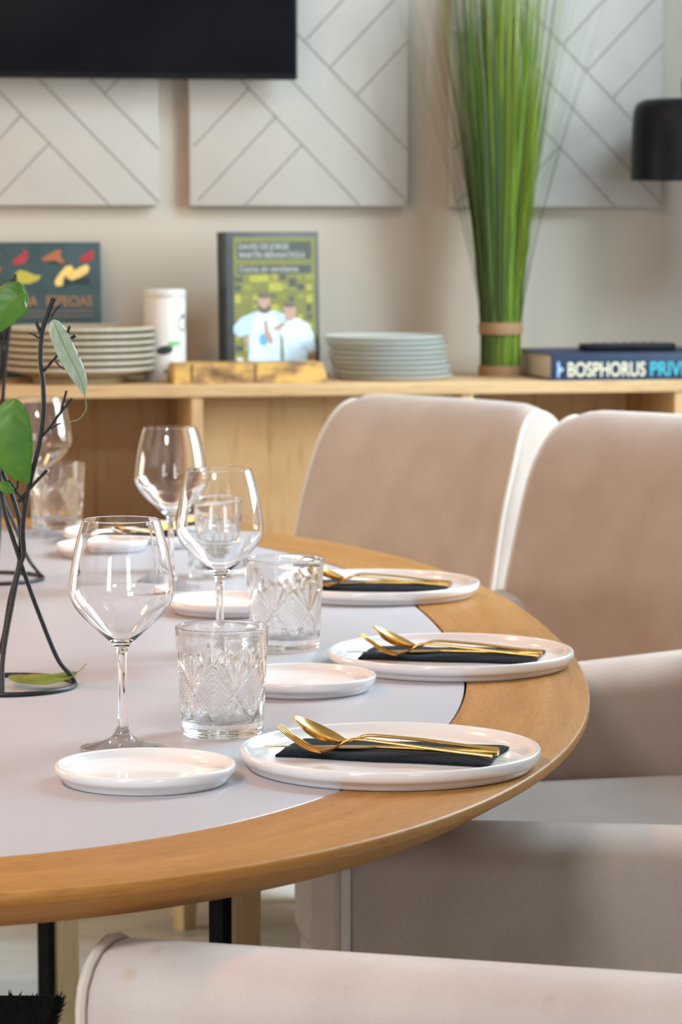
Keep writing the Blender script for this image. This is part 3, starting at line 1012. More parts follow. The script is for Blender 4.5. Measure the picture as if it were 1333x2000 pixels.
# ================================================================== CHAIRS
def chair(label, origin, f, hw=0.21, hwf=None, seat_z=0.484, seat_front=-0.24, arm_t=0.12, arm_z=(0.68, 0.68), far_z=None, top_z=0.94, far_front=-0.28, near_front=-0.28, back_y=0.20, fab='fabric', curve=0.04):
    fx, fy = f
    L_ = math.hypot(fx, fy)
    phi = math.atan2(fx / L_, -fy / L_)
    r = empty('upholstered_armchair', (*origin, 0), phi)
    tag(r, label, 'chair', 'upholstered armchairs round the table')
    F = M[fab]
    hwf = hwf or hw
    xm = (hw - hwf) / 2                      # middle of the seat
    hm = (hw + hwf) / 2
    # --- arms
    for sgn, front, (z0, z1) in ((1, near_front, arm_z), (-1, far_front, far_z or arm_z)):
        rear = back_y + 0.05
        n = 15
        sect = []
        rr = 0.045
        # open section: bottom inner -> up -> over -> bottom outer, then closed
        x0 = hw if sgn > 0 else hwf
        x1 = x0 + arm_t
        sec = [(x0, 'b'), (x0, 't0')]
        pts = []
        pts.append((x0 + 0.004, 0.0, 0))
        pts.append((x0, 0.015, 0))
        pts.append((x0, 0.5, 0))
        for k in range(9):
            a = PI - PI * k / 8
            pts.append(((x0 + x1) / 2 + arm_t / 2 * math.cos(a), 1.0, 0.85 * rr * (math.sin(a) - 1)))
        pts.append((x1, 0.5, 0))
        pts.append((x1, 0.015, 0))
        pts.append((x1 - 0.004, 0.0, 0))
        zb = 0.13
        def ring(y, zt, sh=0.0):
            cx_ = (x0 + x1) / 2
            out = []
            for x, t, dz in pts:
                xx = cx_ + (x - cx_) * (1 - sh / (arm_t / 2))
                z = zb + (zt - zb) * t + dz if t < 1 else zt + dz
                if t == 0.5:
                    z = zb + (zt - zb) * 0.6
                z = min(z, zt) - (sh if t >= 1 else 0)
                out.append((sgn * xx, y, z))
            return out
        rs = []
        for y, sh in ((front - 0.012, 0.022), (front - 0.010, 0.012), (front - 0.004, 0.004), (front + 0.006, 0.0), (front + 0.12, 0), (front + 0.26, 0), (rear, 0), (rear + 0.02, 0.01)):
            t = (y - front) / (rear - front)
            rs.append(ring(y, z0 + (z1 - z0) * t, sh))
        arm = MB().rings(rs).build('arm', F, r, angle=60)
        pp = ring(front - 0.004, z0, 0.0)
        MB().tube([Vector(p) for p in pp[1:-1]], 0.0042, 8).build('piping', M['piping'], arm)
    # --- seat
    wi = hm - 0.004
    ds = seat_z - 0.484
    sxs = []
    N_ = 28
    def sring(z, inset):
        out = []
        for k in range(N_ * 2):
            a = 2 * PI * k / (N_ * 2)
            c, s = math.cos(a), math.sin(a)
            x = xm + (wi - inset) * math.copysign(abs(c) ** 0.12, c)
            yy = (back_y + 0.03 + seat_front) / 2 + ((back_y + 0.03 - seat_front) / 2 - inset) * math.copysign(abs(s) ** 0.16, s)
            out.append((x, yy, z))
        return out
    MB().rings([sring(0.37, 0.02), sring(0.375, 0.006), sring(0.39, 0.0), sring(0.455 + ds, 0.0), sring(0.470 + ds, 0.004), sring(0.480 + ds, 0.014), sring(0.484 + ds, 0.04)]).build('seat_cushion', F, r, angle=70)
    MB().box((-hwf, seat_front + 0.02, 0.14), (hw, back_y + 0.02, 0.368), 0.012).build('seat_base', F, r)
    # --- back: closed profile swept across the width
    by = back_y
    prof = [(by, 0.36), (by + 0.012, 0.50), (by + 0.035, 0.62), (by + 0.062, 0.74), (by + 0.088, top_z - 0.10), (by + 0.112, top_z - 0.045), (by + 0.138, top_z - 0.012),
            (by + 0.168, top_z), (by + 0.198, top_z - 0.010), (by + 0.216, top_z - 0.038), (by + 0.214, top_z - 0.08), (by + 0.19, 0.74), (by + 0.16, 0.60), (by + 0.14, 0.40), (by + 0.13, 0.16), (by + 0.11, 0.135), (by + 0.03, 0.135), (by + 0.008, 0.15)]
    P = spline([Vector((0, y, z)) for y, z in prof], 3, True)
    cz_ = sum(p.z for p in P) / len(P)
    def bring(t, sh=0.0, dx=0.0):
        out = []
        for p in P:
            zt = min(1.0, max(0.0, (p.z - 0.4) / (top_z - 0.4)))
            half = (hm + arm_t * 0.45) * (1 - zt) + (hm + 0.035) * zt
            if zt > 0.80:
                half -= 0.016 * ((zt - 0.80) / 0.20) ** 2
            x = xm + t * half + math.copysign(dx, t)
            # the profile's own centre line at this height
            yc = by + 0.07 + 0.115 * zt
            y = yc + (p.y - yc) * (1 - sh)
            z = cz_ + (p.z - cz_) * (1 - sh * 0.22) - curve * t * t
            if abs(t) > 0.85 and zt > 0.7:
                z -= 0.012 * ((abs(t) - 0.85) / 0.15) ** 2
            z = p.z + (z - p.z) * (1 if zt > 0.02 else 0)
            z = p.z - 0.012 * max(0, (abs(t) - 0.8) / 0.2) ** 2 * zt - sh * 0.02 * zt
            y -= curve * t * t
            out.append((x, y, z))
        return out
    ts = [-1, -0.97, -0.9, -0.8, -0.6, -0.4, -0.2, 0, 0.2, 0.4, 0.6, 0.8, 0.9, 0.97, 1]
    rs = [bring(-1, 0.25, 0.010), bring(-1, 0.10, 0.009), bring(-1, 0.02, 0.004)] + [bring(t) for t in ts] + [bring(1, 0.02, 0.004), bring(1, 0.10, 0.009), bring(1, 0.25, 0.010)]
    back = MB().rings(rs).build('backrest', F, r, angle=60)
    for s in (-1, 1):
        edge = bring(s, 0.02, 0.004)
        ii = range(6, 3 * 11 + 1)
        MB().tube([Vector(edge[i]) for i in ii], 0.0042, 8).build('piping', M['piping'], back)
    # --- legs
    for sx in (-1, 1):
        for yy in (max(-0.20, seat_front + 0.06), by + 0.05):
            MB().rings([[(xm + sx * (hm + 0.03) + a * 0.013, yy + b * 0.013, 0) for a, b in ((-1, -1), (1, -1), (1, 1), (-1, 1))],
                        [(xm + sx * (hm + 0.03) + a * 0.02, yy + b * 0.02, 0.14) for a, b in ((-1, -1), (1, -1), (1, 1), (-1, 1))]]).build('leg', M['leg_wood'], r, angle=20)
    return r


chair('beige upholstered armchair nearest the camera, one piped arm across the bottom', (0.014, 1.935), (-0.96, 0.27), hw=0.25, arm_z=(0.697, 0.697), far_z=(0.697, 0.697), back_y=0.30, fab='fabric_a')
chair('wide beige armchair at the right edge, its seat showing between two arms', (0.195, 3.166), (-0.97, -0.24), hw=0.235, hwf=0.645, seat_z=0.545, arm_z=(0.692, 0.640), far_z=(0.655, 0.690), far_front=0.02, seat_front=-0.115, back_y=0.41, curve=0.0)
chair('beige upholstered armchair behind the second dinner plate, cut by the right edge', (0.267, 4.483), (-0.76, -0.65), hw=0.21, arm_z=(0.60, 0.60), far_z=(0.66, 0.66), top_z=0.938, near_front=-0.08, far_front=-0.08, seat_front=-0.06)
chair('beige upholstered armchair farthest back, standing before the oak sideboard', (-0.069, 5.222), (-0.75, -0.66), hw=0.21, arm_z=(0.60, 0.60), top_z=0.921, near_front=-0.14, far_front=-0.14, seat_front=-0.12)

# ================================================================== STOOL WITH BLACK FUR
st = empty('fur_stool', (-0.53, 3.03, 0))
tag(st, 'dark stool with shaggy black fur seat under the table', 'stool')
MB().box((-0.22, -0.17, 0.40), (0.232, 0.17, 0.416), 0.004).build('seat_board', M['dark_wood'], st)
mb = MB()
mb.box((-0.226, -0.176, 0.4165), (0.238, 0.176, 0.428), 0.004)
rg = random.Random(5)
for k in range(2600):
    side = rg.random()
    if side < 0.35:
        p = Vector((rg.uniform(-0.226, 0.238), -0.176, rg.uniform(0.417, 0.428)))
        d = Vector((rg.uniform(-0.4, 0.4), -1, rg.uniform(-0.3, 0.9)))
    elif side < 0.5:
        p = Vector((0.238, rg.uniform(-0.176, 0.176), rg.uniform(0.417, 0.428)))
        d = Vector((1, rg.uniform(-0.4, 0.4), rg.uniform(-0.2, 1.0)))
    else:
        p = Vector((rg.uniform(-0.226, 0.238), rg.uniform(-0.176, 0.176), 0.427))
        d = Vector((rg.uniform(-0.6, 0.6), rg.uniform(-0.6, 0.6), 1))
    d = d.normalized() * rg.uniform(0.003, 0.010)
    s = Vector((0.0012, 0.0004, 0))
    mb.add([p - s, p + s, p + d], [(0, 1, 2)])
fo = mb.build('fur_pad', M['fur'], st, smooth=False)
fo['kind'] = 'stuff'
for sx in (-0.19, 0.20):
    for sy in (-0.14, 0.14):
        MB().box((sx - 0.015, sy - 0.015, 0), (sx + 0.015, sy + 0.015, 0.40), 0.002).build('leg', M['dark_wood'], st)


# ================================================================== TABLEWARE
def plate_profile(R, Hh):
    b = R - 0.0065
    return [(0, 0.0035), (R * 0.60, 0.0033), (b - 0.012, 0.0030), (b - 0.0085, 0.0002), (b - 0.004, 0.0), (b - 0.001, 0.0012), (b, 0.0045), (b + 0.0015, 0.0066), (b + 0.0045, 0.0078), (R - 0.0008, 0.0100),
            (R, 0.0125), (R, Hh - 0.002), (R - 0.0007, Hh - 0.0005), (R - 0.002, Hh), (R - 0.0035, Hh - 0.0006), (R - 0.0045, Hh - 0.0022), (R - 0.0065, Hh - 0.006), (R - 0.0115, 0.0088), (R - 0.018, 0.0064), (R - 0.028, 0.0060), (R * 0.4, 0.0058), (0, 0.0058)]


def china(name, R, Hh, loc, label, group):
    o = MB().lathe(plate_profile(R, Hh), 128).build(name, M['china'], angle=60)
    o.location = loc
    return tag(o, label, 'plate', group)


DP = [(0.044, 2.756), (0.120, 3.383), (0.0455, 4.024), (-0.285, 4.690)]
SPL = [(-0.170, 2.6785), (-0.0422, 3.208), (-0.1375, 3.847), (-0.335, 4.500)]
dl = ['white dinner plate in front, nearest the camera', 'white dinner plate on the table edge, second from the front', 'white dinner plate third from the front, near the two back chairs', 'white dinner plate farthest back, behind the wine glasses']
sl = ['small white side plate in front, before the nearest wine glass', 'small white side plate behind the front tumbler', 'small white side plate behind the stem of the second wine glass', 'small white side plate farthest back, beside the leftmost tumbler']
p0 = s0 = None
for i in range(4):
    if i == 0:
        p0 = china('dinner_plate', 0.1345, 0.0182, (*DP[0], TZ), dl[0], 'dinner plates on the table')
        s0 = china('side_plate', 0.0787, 0.0170, (*SPL[0], TZ), sl[0], 'side plates on the table')
    else:
        o = p0.copy(); col.objects.link(o); o.location = (*DP[i], TZ); tag(o, dl[i], 'plate', 'dinner plates on the table')
        o = s0.copy(); col.objects.link(o); o.location = (*SPL[i], TZ); tag(o, sl[i], 'plate', 'side plates on the table')

# --- wine glass: one closed lathe, wall about 1 mm
out_p = [(0.0, -0.0002), (0.012, -0.0002), (0.026, -0.0002), (0.036, -0.0002), (0.0385, 0.0008), (0.0388, 0.0016), (0.0375, 0.0026), (0.028, 0.0046), (0.018, 0.0075), (0.0105, 0.0118), (0.0068, 0.0175), (0.0048, 0.026),
         (0.0042, 0.036), (0.0041, 0.060), (0.0042, 0.080), (0.0047, 0.0895), (0.0068, 0.0955), (0.0125, 0.1010), (0.0225, 0.1105), (0.0345, 0.1215), (0.0435, 0.1325), (0.0478, 0.1430), (0.0484, 0.1510), (0.0472, 0.1620), (0.0435, 0.1830), (0.0390, 0.2010), (0.0356, 0.2122)]
in_p = [(0.0354, 0.2130), (0.0348, 0.2128), (0.0347, 0.2120), (0.0381, 0.2010), (0.0425, 0.1830), (0.0461, 0.1620), (0.0472, 0.1510), (0.0466, 0.1435), (0.0424, 0.1336), (0.0334, 0.1230), (0.0214, 0.1122), (0.0120, 0.1044), (0.0060, 0.1012), (0.0, 0.1003)]
wg = MB().lathe(profile_smooth(out_p, 4) + profile_smooth(in_p, 4), 112).build('wine_glass', M['glass'], angle=70)
WG = [(-0.2015, 2.846), (-0.1333, 3.411), (-0.2241, 4.092), (-0.460, 4.763)]
wl = ['large empty wine glass nearest the camera, behind the front side plate', 'empty wine glass in the middle, standing behind the front tumbler', 'empty wine glass third from the front, against the dark sideboard bay', 'empty wine glass farthest left, behind the black twig stands']
for i in range(4):
    o = wg if i == 0 else wg.copy()
    if i:
        col.objects.link(o)
    o.location = (*WG[i], TZ)
    tag(o, wl[i], 'wine glass', 'wine glasses on the table')


# --- cut tumbler
def tumbler():
    NTH, NZ = 264, 110
    H_, zb = 0.1025, 0.0
    rs = []
    SEC = 6
    for iz in range(NZ + 1):
        z = H_ * iz / NZ
        R = 0.0388 + (0.0445 - 0.0388) * (z / H_)
        if z < 0.004:
            R -= 0.0022 * (1 - z / 0.004) ** 2
        ring_ = []
        for k in range(NTH):
            th = 2 * PI * k / NTH
            a = ((th * SEC / (2 * PI)) % 1.0) * 2 - 1         # -1..1 in a sector
            b = (z - 0.044) / 0.026
            d = 0.0
            fade = 1.0
            if z < 0.013:
                fade = max(0, (z - 0.008) / 0.005)
            if z > 0.083:
                fade = max(0, 1 - (z - 0.083) / 0.004)
            if fade > 0:
                e = abs(abs(a) - abs(b))
                g = 0.0021 * math.exp(-(e / 0.08) ** 2)
                if abs(a) > abs(b):                          # side lozenge: fine cross-hatch
                    hh = 0.0006 * (abs(math.sin(15 * (a + b))) + abs(math.sin(15 * (a - b))))
                    d = max(g, hh)
                elif b > 0:                                  # upper fan of leaves
                    ang = math.atan2(a, b)
                    ln = math.hypot(a, b)
                    pet = abs(math.sin(ang * 6.0))
                    lim = 1.45 - 0.18 * abs(ang) * 2
                    ff = max(0.0, min(1.0, (lim - ln) * 5)) * min(1.0, ln * 3)
                    d = max(g * (1 if ln < 1.3 else 0.4), 0.0024 * (1 - pet ** 0.7) * ff)
                else:                                        # lower lens facets
                    ang = math.atan2(a, -b)
                    ln = math.hypot(a, b)
                    star = abs(math.cos(ang * 4))
                    d = max(g, 0.0020 * (star ** 3) * max(0, 1 - abs(ln - 0.7) / 0.5))
                # hobstar in the middle of each sector
                rr = math.hypot(a * 0.85, b)
                d *= fade
            r = R - d
            ring_.append((r * math.cos(th), r * math.sin(th), z))
        rs.append(ring_)
    def circ(r, z):
        return [(r * math.cos(2 * PI * k / NTH), r * math.sin(2 * PI * k / NTH), z) for k in range(NTH)]
    top = [circ(0.0441, H_ + 0.0006), circ(0.0434, H_ + 0.0009), circ(0.0427, H_ + 0.0006), circ(0.0423, H_ - 0.0008)]
    inn = [circ(0.0423 - 0.0056 * (1 - z / H_) - 0.0006 * (1 - z / H_), z) for z in (0.095, 0.08, 0.06, 0.04, 0.025, 0.019)]
    r_ = 0.0362
    bot = [circ(r_ - 0.0012, 0.0158), circ(r_ - 0.004, 0.0138), circ(r_ * 0.75, 0.0128), circ(r_ * 0.4, 0.0124), circ(0.002, 0.0122)]
    und = [circ(0.002, 0.0012), circ(0.024, 0.0012), circ(0.033, 0.0006)]
    mb = MB()
    mb.rings(und + rs + top + inn + bot)
    return mb.build('cut_tumbler', M['crystal'], angle=50)


tu = tumbler()
TU = [(-0.1127, 2.930), (-0.0634, 3.515), (-0.1681, 4.222), (-0.4467, 4.885)]
tl = ['cut crystal tumbler in front, beside the nearest dinner plate', 'cut crystal tumbler second from the front, left of the second dinner plate', 'cut crystal tumbler seen through the second wine glass', 'cut crystal tumbler farthest left, behind the black twig stands']
for i in range(4):
    o = tu if i == 0 else tu.copy()
    if i:
        col.objects.link(o)
    o.location = (*TU[i], TZ)
    o.rotation_euler = (0, 0, 0.35 + 0.4 * i)
    tag(o, tl[i], 'tumbler', 'cut crystal tumblers on the table')


# --- napkin and cutlery, built about the plate centre (x to the right, y away)
def napkin():
    c = [Vector((-0.104, 0.012)), Vector((0.084, -0.040)), Vector((0.108, 0.052)), Vector((-0.082, 0.092))]
    nx, ny = 44, 18
    lay = []
    def h(u, v):
        e = 0.0008 * math.sin(9 * u + 2) * (1 - v) + 0.0005 * math.sin(15 * u + 5 * v)
        return e
    rows_t, rows_b = [], []
    for j in range(ny + 1):
        v = j / ny
        rt, rb = [], []
        for i in range(nx + 1):
            u = i / nx
            p = c[0].lerp(c[1], u).lerp(c[3].lerp(c[2], u), v)
            p = p + Vector((0.0012 * math.sin(7 * v + 1), 0.0018 * math.sin(11 * u) * (1 - v)))
            ed = min(1.0, min(u, 1 - u) * 18, min(v, 1 - v) * 9)
            zt = 0.0066 + 0.0052 * (0.35 + 0.65 * math.sqrt(ed)) + h(u, v) * ed
            rt.append((p.x, p.y, zt))
            rb.append((p.x, p.y, 0.0063))
        rows_t.append(rt)
        rows_b.append(rb)
    vs = [p for r in rows_t for p in r] + [p for r in rows_b for p in r]
    W_ = nx + 1
    o_ = W_ * (ny + 1)
    fs = []
    for j in range(ny):
        for i in range(nx):
            a = j * W_ + i
            fs.append((a, a + 1, a + W_ + 1, a + W_))
            fs.append((o_ + a, o_ + a + W_, o_ + a + W_ + 1, o_ + a + 1))
    bd = [i for i in range(W_)] + [j * W_ + nx for j in range(1, ny + 1)] + [ny * W_ + i for i in range(nx - 1, -1, -1)] + [j * W_ for j in range(ny - 1, 0, -1)]
    for a, b in zip(bd, bd[1:] + bd[:1]):
        fs.append((a, o_ + a, o_ + b, b))
    return finish('folded_napkin', vs, fs, M['napkin'], angle=50)


def bar(path, wfun, tfun, n=10):
    """flattened rod along path (list of Vector); width across, thickness up"""
    rs = []
    m = len(path)
    for i, p in enumerate(path):
        t = (path[min(i + 1, m - 1)] - path[max(i - 1, 0)]).normalized()
        sd = Vector((-t.y, t.x, 0)).normalized()
        upv = t.cross(sd) * -1
        if upv.z < 0:
            upv = -upv
        s = i / (m - 1)
        w_, h_ = wfun(s), tfun(s)
        rs.append([p + sd * (w_ * math.cos(2 * PI * k / n)) + upv * (h_ * math.sin(2 * PI * k / n)) for k in range(n)])
    return rs


def along(pts, sub=8):
    return spline([Vector(p) for p in pts], sub)


def spoon():
    r = empty('spoon')
    hp = along([(-0.040, 0.0055, 0.0215), (-0.034, 0.0050, 0.0218), (-0.024, 0.0045, 0.0262), (-0.010, 0.003, 0.0268), (0.03, 0.0, 0.0235), (0.070, -0.003, 0.0185), (0.097, -0.005, 0.0160)])
    MB().rings(bar(hp, lambda s: 0.0022 + 0.0005 * s, lambda s: 0.0011 + 0.0007 * s)).build('handle', M['gold'], r, angle=60)
    # bowl: dish from neck to raised tip
    A = Vector((-0.0385, 0.0055, 0.0215))
    B = Vector((-0.0860, 0.0105, 0.0430))
    ax = (B - A)
    Lb = ax.length
    ax.normalize()
    sd = Vector((ax.y, -ax.x, 0)).normalized()       # towards the camera side
    if sd.y > 0:
        sd = -sd
    upv = ax.cross(sd)
    if upv.z < 0:
        upv = -upv
    # roll the dish towards the camera
    q = Matrix.Rotation(0.0, 3, ax)
    nu, nv = 20, 24
    top, botm = [], []
    def pt(s, a, off):
        # s 0..1 radius factor, a angle
        ex = Lb / 2
        wv_ = 0.0185
        x = ex + ex * s * math.cos(a)
        egg = 1.0 + 0.12 * math.cos(a)
        y = wv_ * egg * s * math.sin(a)
        dep = 0.0085 * (1 - s * s)
        return A + ax * x + sd * y - upv * (dep + off)
    vs = [pt(0, 0, 0)]
    fs = []
    for i in range(1, 9):
        for k in range(nv):
            vs.append(pt(i / 8, 2 * PI * k / nv, 0))
    nb = len(vs)
    vs.append(pt(0, 0, 0.0012))
    for i in range(1, 9):
        for k in range(nv):
            vs.append(pt(i / 8 * 1.0, 2 * PI * k / nv, 0.0012))
    for off in (0, nb):
        for k in range(nv):
            fs.append((off, off + 1 + k, off + 1 + (k + 1) % nv))
        for i in range(7):
            for k in range(nv):
                a = off + 1 + i * nv + k
                b = off + 1 + i * nv + (k + 1) % nv
                fs.append((a, b, b + nv, a + nv))
    for k in range(nv):
        a, b = 1 + 7 * nv + k, 1 + 7 * nv + (k + 1) % nv
        fs.append((a, b, nb + b, nb + a))
    finish('bowl', vs, fs, M['gold'], r, angle=50)
    return r


def fork():
    r = empty('fork')
    hp = along([(-0.062, 0.0005, 0.0135), (-0.050, -0.002, 0.0165), (-0.038, -0.005, 0.0240), (-0.026, -0.009, 0.0255), (0.0, -0.016, 0.0235), (0.045, -0.028, 0.0195), (0.089, -0.040, 0.0160)])
    def wf(s):
        if s < 0.33:
            return 0.0085 * (1 - s / 0.33) ** 1.5 + 0.0021
        return 0.0021 + 0.0006 * (s - 0.33)
    MB().rings(bar(hp, wf, lambda s: 0.0010 + 0.0007 * s)).build('handle', M['gold'], r, angle=60)
    # four tines curving upwards
    ax = Vector((-0.975, 0.22, 0)).normalized()
    sd = Vector((ax.y, -ax.x, 0))
    mb = MB()
    for k in range(4):
        o_ = sd * ((k - 1.5) * 0.0052)
        root = Vector((-0.060, 0.0005, 0.0133))
        pth = along([root + o_, root + ax * 0.012 + o_ + Vector((0, 0, 0.0028)), root + ax * 0.026 + o_ * 1.05 + Vector((0, 0, 0.0105)), root + ax * 0.041 + o_ * 1.08 + Vector((0, 0, 0.0215))], 6)
        mb.rings(bar(pth, lambda s: 0.0017 - 0.0008 * s, lambda s: 0.0010 - 0.0004 * s, 8))
    mb.build('tines', M['gold'], r, angle=60)
    return r


def knife():
    r = empty('table_knife')
    a, b = Vector((-0.113, 0.046, 0.0100)), Vector((-0.012, 0.0155, 0.0145))
    path = [a.lerp(b, t / 20) for t in range(21)]
    def wf(s):
        return 0.0004 + 0.0078 * min(1, s * 1.5) ** 0.8 * (1 - 0.72 * max(0, (s - 0.78) / 0.22) ** 2)
    MB().rings(bar(path, wf, lambda s: 0.0005 + 0.0005 * s, 12)).build('blade', M['gold'], r, angle=60)
    c = Vector((0.0955, -0.0215, 0.0160))
    hp = [b.lerp(c, t / 16) for t in range(-1, 17)]
    MB().rings(bar(hp, lambda s: 0.0019 + 0.0010 * s * s + 0.0006 * max(0, (s - 0.94) / 0.06), lambda s: 0.0016 + 0.0013 * s)).build('handle', M['gold'], r, angle=60)
    return r


nk, so, fo_, kn = napkin(), spoon(), fork(), knife()
wh = ['on the front dinner plate', 'on the second dinner plate from the front', 'on the third dinner plate, near the back chairs', 'on the farthest dinner plate behind the wine glasses']
for i, (rz, dx, dy) in enumerate(((0.0, 0, 0), (0.07, 0.002, -0.004), (0.13, 0.0, -0.004), (0.95, 0.0, 0.0))):
    for src, lab, cat, grp in ((nk, 'folded black cloth napkin ', 'napkin', 'black napkins on the dinner plates'), (so, 'gold spoon laid bowl up ', 'spoon', 'gold spoons on the dinner plates'),
                               (fo_, 'gold fork with tines raised ', 'fork', 'gold forks on the dinner plates'), (kn, 'gold table knife between fork and spoon ', 'knife', 'gold knives on the dinner plates')):
        o = src if i == 0 else copy_tree(src)
        o.location = (DP[i][0] + dx, DP[i][1] + dy, TZ)
        o.rotation_euler = (0, 0, rz)
        tag(o, lab + wh[i], cat, grp)


# ================================================================== BLACK WIRE TWIG STANDS
def twig_stand(cx, cy_, ring_r, strands, twigs, label):
    r = empty('twig_stand', (cx, cy_, TZ))
    tag(r, label, 'table decoration', 'black wire twig stands')
    off = Vector((cx, cy_, TZ))
    MB().tube([Vector((ring_r * math.cos(2 * PI * k / 48), ring_r * math.sin(2 * PI * k / 48), 0.0026)) for k in range(48)], 0.0026, 10, loop=True).build('base_ring', M['wire'], r)
    for pts, ra, rb in strands:
        P_ = [p - off for p in pts]
        MB().tube(P_, lambda t, ra=ra, rb=rb: ra + (rb - ra) * t, 10, sub=8).build('stem', M['wire'], r)
    for pts, ra in twigs:
        P_ = [p - off for p in pts]
        MB().tube(P_, ra, 8, sub=4).build('twig', M['wire'], r)
    return r


Y1 = 3.225
def A1(px, py, dy=0.0):
    return at(px, py, Y1 + dy)
c1 = Vector((-0.3465, Y1, TZ))
st1 = [([Vector((-0.2775, Y1 + 0.005, TZ + 0.003)), A1(138, 1318, 0.004), A1(112, 1285, 0.003), A1(75, 1195, 0.0), A1(46, 1115, -0.002), A1(33, 1075, -0.003), A1(12, 1010, -0.003), A1(2, 960), A1(-4, 900)], 0.0026, 0.0024),
       ([Vector((-0.3465, Y1 - 0.066, TZ + 0.003)), A1(6, 1280, -0.05), A1(25, 1170, -0.02), A1(37, 1110, -0.006), A1(46, 1080, 0.0), A1(44, 1040, 0.0), A1(47, 1000, 0.0), A1(54, 960), A1(64, 920), A1(78, 860), A1(85, 800), A1(84, 750), A1(79, 700), A1(82, 650), A1(93, 615), A1(105, 582)], 0.0028, 0.0026),
       ([Vector((-0.38, Y1 + 0.058, TZ + 0.003)), A1(3, 1260, 0.04), A1(20, 1170, 0.01), A1(36, 1108, 0.006), A1(40, 1070, 0.006), A1(38, 1020, 0.006), A1(24, 970, 0.006), A1(8, 930, 0.006), A1(-6, 900, 0.006)], 0.0028, 0.0024)]
tw1 = [([A1(82, 655), A1(75, 640), A1(70, 628)], 0.0019), ([A1(78, 662), A1(62, 652), A1(55, 650)], 0.0009),
       ([A1(99, 620), A1(110, 605), A1(118, 596)], 0.0011),
       ([A1(86, 725), A1(100, 708), A1(115, 690, -0.004), A1(128, 664, -0.008), A1(136, 637, -0.012)], 0.0015), ([A1(128, 664, -0.008), A1(140, 660, -0.010), A1(149, 655, -0.012)], 0.0016), ([A1(108, 706), A1(118, 716), A1(127, 722)], 0.0008),
       ([A1(83, 852), A1(100, 832), A1(118, 806), A1(130, 792), A1(141, 778)], 0.0015), ([A1(119, 804), A1(124, 785), A1(130, 763)], 0.0013), ([A1(100, 838), A1(108, 832), A1(119, 826)], 0.0009),
       ([A1(50, 985), A1(36, 966), A1(26, 952), A1(16, 938)], 0.0018), ([A1(36, 980), A1(55, 958), A1(75, 936), A1(92, 918)], 0.0018), ([A1(34, 955), A1(36, 930), A1(36, 912)], 0.0013), ([A1(60, 940), A1(57, 920), A1(57, 902)], 0.0010),
       ([A1(0, 860), A1(20, 828), A1(32, 816), A1(43, 812)], 0.0018), ([A1(18, 830), A1(20, 812), A1(21, 790)], 0.0016)]
s1 = twig_stand(-0.3465, Y1, 0.0690, st1, tw1, 'black wire twig stand on a ring base, front one at the left edge')
Y2 = 4.185
def A2(px, py, dy=0.0):
    return at(px, py, Y2 + dy)
st2 = [([Vector((-0.402, Y2 + 0.004, TZ + 0.003)), A2(70, 1112), A2(52, 1085), A2(30, 1030), A2(10, 985), A2(0, 950), A2(-8, 900)], 0.0026, 0.0024),
       ([Vector((-0.475, Y2 - 0.066, TZ + 0.003)), A2(-8, 1100, -0.04), A2(0, 1000, -0.02), A2(2, 900), A2(4, 820), A2(8, 740), A2(16, 660), A2(24, 590), A2(30, 536)], 0.0030, 0.0026),
       ([Vector((-0.50, Y2 + 0.055, TZ + 0.003)), A2(-14, 1050, 0.03), A2(-16, 900), A2(-6, 780), A2(2, 700), A2(-2, 640), A2(-10, 560)], 0.0030, 0.0026)]
tw2 = [([A2(26, 575), A2(24, 560), A2(22, 546)], 0.0020), ([A2(20, 620), A2(34, 590), A2(44, 566)], 0.0022), ([A2(2, 690), A2(8, 660), A2(12, 640)], 0.0030), ([A2(-10, 650), A2(0, 638), A2(9, 630)], 0.0018)]
s2 = twig_stand(-0.471, Y2, 0.0690, st2, tw2, 'black wire twig stand farther back, mostly cut off by the left edge')


# ================================================================== LEAVES
M['midrib'] = plain('leaf_midrib', (0.16, 0.26, 0.05), 0.5)


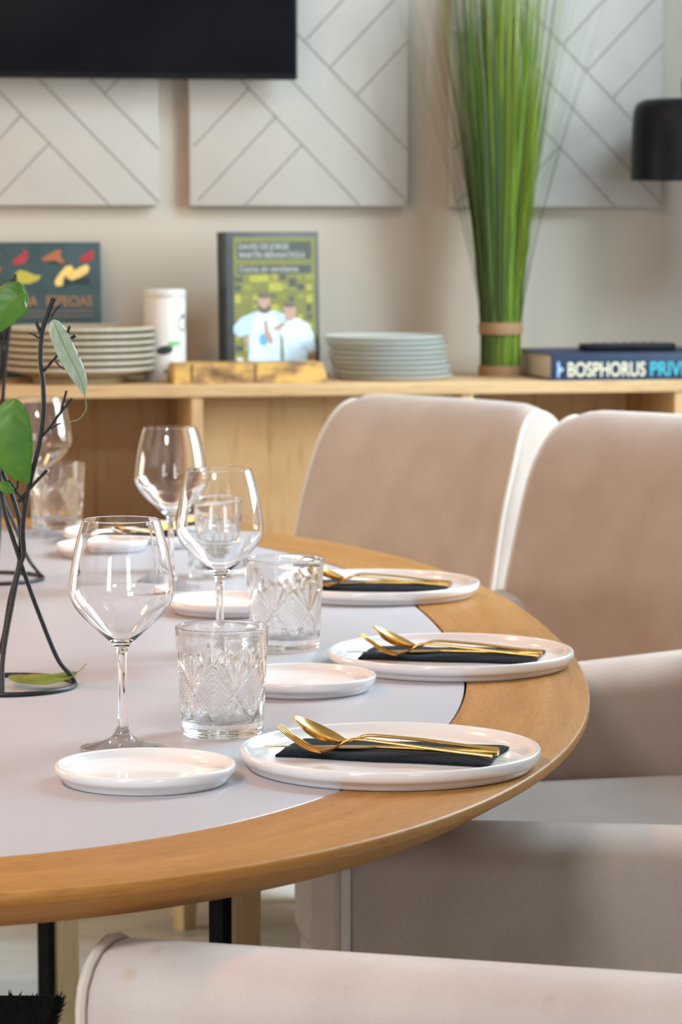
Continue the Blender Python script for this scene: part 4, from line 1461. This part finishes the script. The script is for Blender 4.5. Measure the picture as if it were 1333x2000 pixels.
def leaf(name, spine, width, material, label, tail=0.0, twist=(0, -1, 0.2), cup=0.15, stem_r=0.0007):
    pts = spline([Vector(p) for p in spine], 10)
    m = len(pts)
    nv = Vector(twist).normalized()
    rows = []
    org = pts[0].copy()
    NA = 13
    mid = []
    for i, p in enumerate(pts):
        t = (pts[min(i + 1, m - 1)] - pts[max(i - 1, 0)]).normalized()
        sd = t.cross(nv).normalized()
        s = i / (m - 1)
        body = min(1.0, s / max(0.001, 1 - tail))
        shape = (body ** 0.62) * ((1 - body) ** 0.85) / 0.393
        wv_ = width * shape + 0.00045
        row = []
        for k in range(NA):
            a = -1 + 2 * k / (NA - 1)
            vein = 0.0011 * min(1, wv_ / 0.008) * math.sin(34 * (body - 0.22 * abs(a))) * (1 - abs(a)) ** 0.5 * min(1, abs(a) * 6)
            fold = -cup * wv_ * (abs(a) ** 1.3)
            row.append(p + sd * (wv_ * a) + nv * (fold + vein * 0.35) - org)
        mid.append(p - org + nv * 0.0003)
        rows.append(row)
    vs, fs = [], []
    for th in (0.0, 0.0004):
        for row in rows:
            vs += [q + nv * th for q in row]
    half = m * NA
    for o_ in (0, half):
        for i in range(m - 1):
            for k in range(NA - 1):
                a = o_ + i * NA + k
                fs.append((a, a + 1, a + NA + 1, a + NA))
    bd = [k for k in range(NA)] + [i * NA + NA - 1 for i in range(1, m)] + [(m - 1) * NA + k for k in range(NA - 2, -1, -1)] + [i * NA for i in range(m - 2, 0, -1)]
    for a, b in zip(bd, bd[1:] + bd[:1]):
        fs.append((a, b, b + half, a + half))
    o = finish(name, vs, fs, material, angle=80)
    o.location = org
    MB().tube(mid, lambda t: stem_r * (1.0 - 0.6 * t), 6).build('midrib', M['midrib'], o)
    return tag(o, label, 'leaf', 'loose leaves on the twig stands')


leaf('leaf', [A1(104, 624, -0.012), A1(112, 645, -0.015), A1(132, 690, -0.018), A1(150, 725, -0.016), A1(162, 755, -0.012), A1(167, 782, -0.008), A1(168, 800, -0.006), A1(155, 818, -0.006), A1(136, 824, -0.006)], 0.0105, M['leaf_pale'], 'pale drooping leaf with a curled tail hung on the front twig stand', tail=0.42, twist=(0.35, -1, 0.25))
leaf('leaf', [A1(30, 778, -0.010), A1(24, 812, -0.013), A1(22, 850, -0.016), A1(28, 890, -0.016), A1(40, 918, -0.014), A1(56, 944, -0.010)], 0.0225, M['leaf'], 'broad green leaf at the left edge, lower one on the front stand', twist=(0.1, -1, 0.1))
leaf('leaf', [A1(54, 574, -0.004), A1(38, 578, -0.010), A1(18, 594, -0.012), A1(0, 622, -0.012), A1(-16, 655, -0.010)], 0.0200, M['leaf'], 'broad green leaf at the left edge, upper one before the spice book', twist=(0.1, -1, 0.15))
leaf('leaf', [Vector((-0.348, Y1 + 0.02, TZ + 0.0085)), Vector((-0.330, Y1 - 0.004, TZ + 0.0085)), Vector((-0.305, Y1 - 0.012, TZ + 0.0090)), Vector((-0.284, Y1 + 0.006, TZ + 0.0115)), Vector((-0.274, Y1 + 0.012, TZ + 0.0150)), Vector((-0.2665, Y1 + 0.014, TZ + 0.0225))], 0.0120, M['leaf_olive'], 'yellow-green leaf lying in the ring base of the front stand', tail=0.25, twist=(0.0, -0.35, 1), cup=-0.1)
leaf('leaf', [A1(-6, 945, -0.012), A1(8, 950, -0.012), A1(20, 955, -0.010), A1(28, 954, -0.008)], 0.006, M['leaf'], 'small green leaf tip at the left edge below the broad leaf', twist=(0.1, -1, 0.4))

bpy.context.view_layer.update()
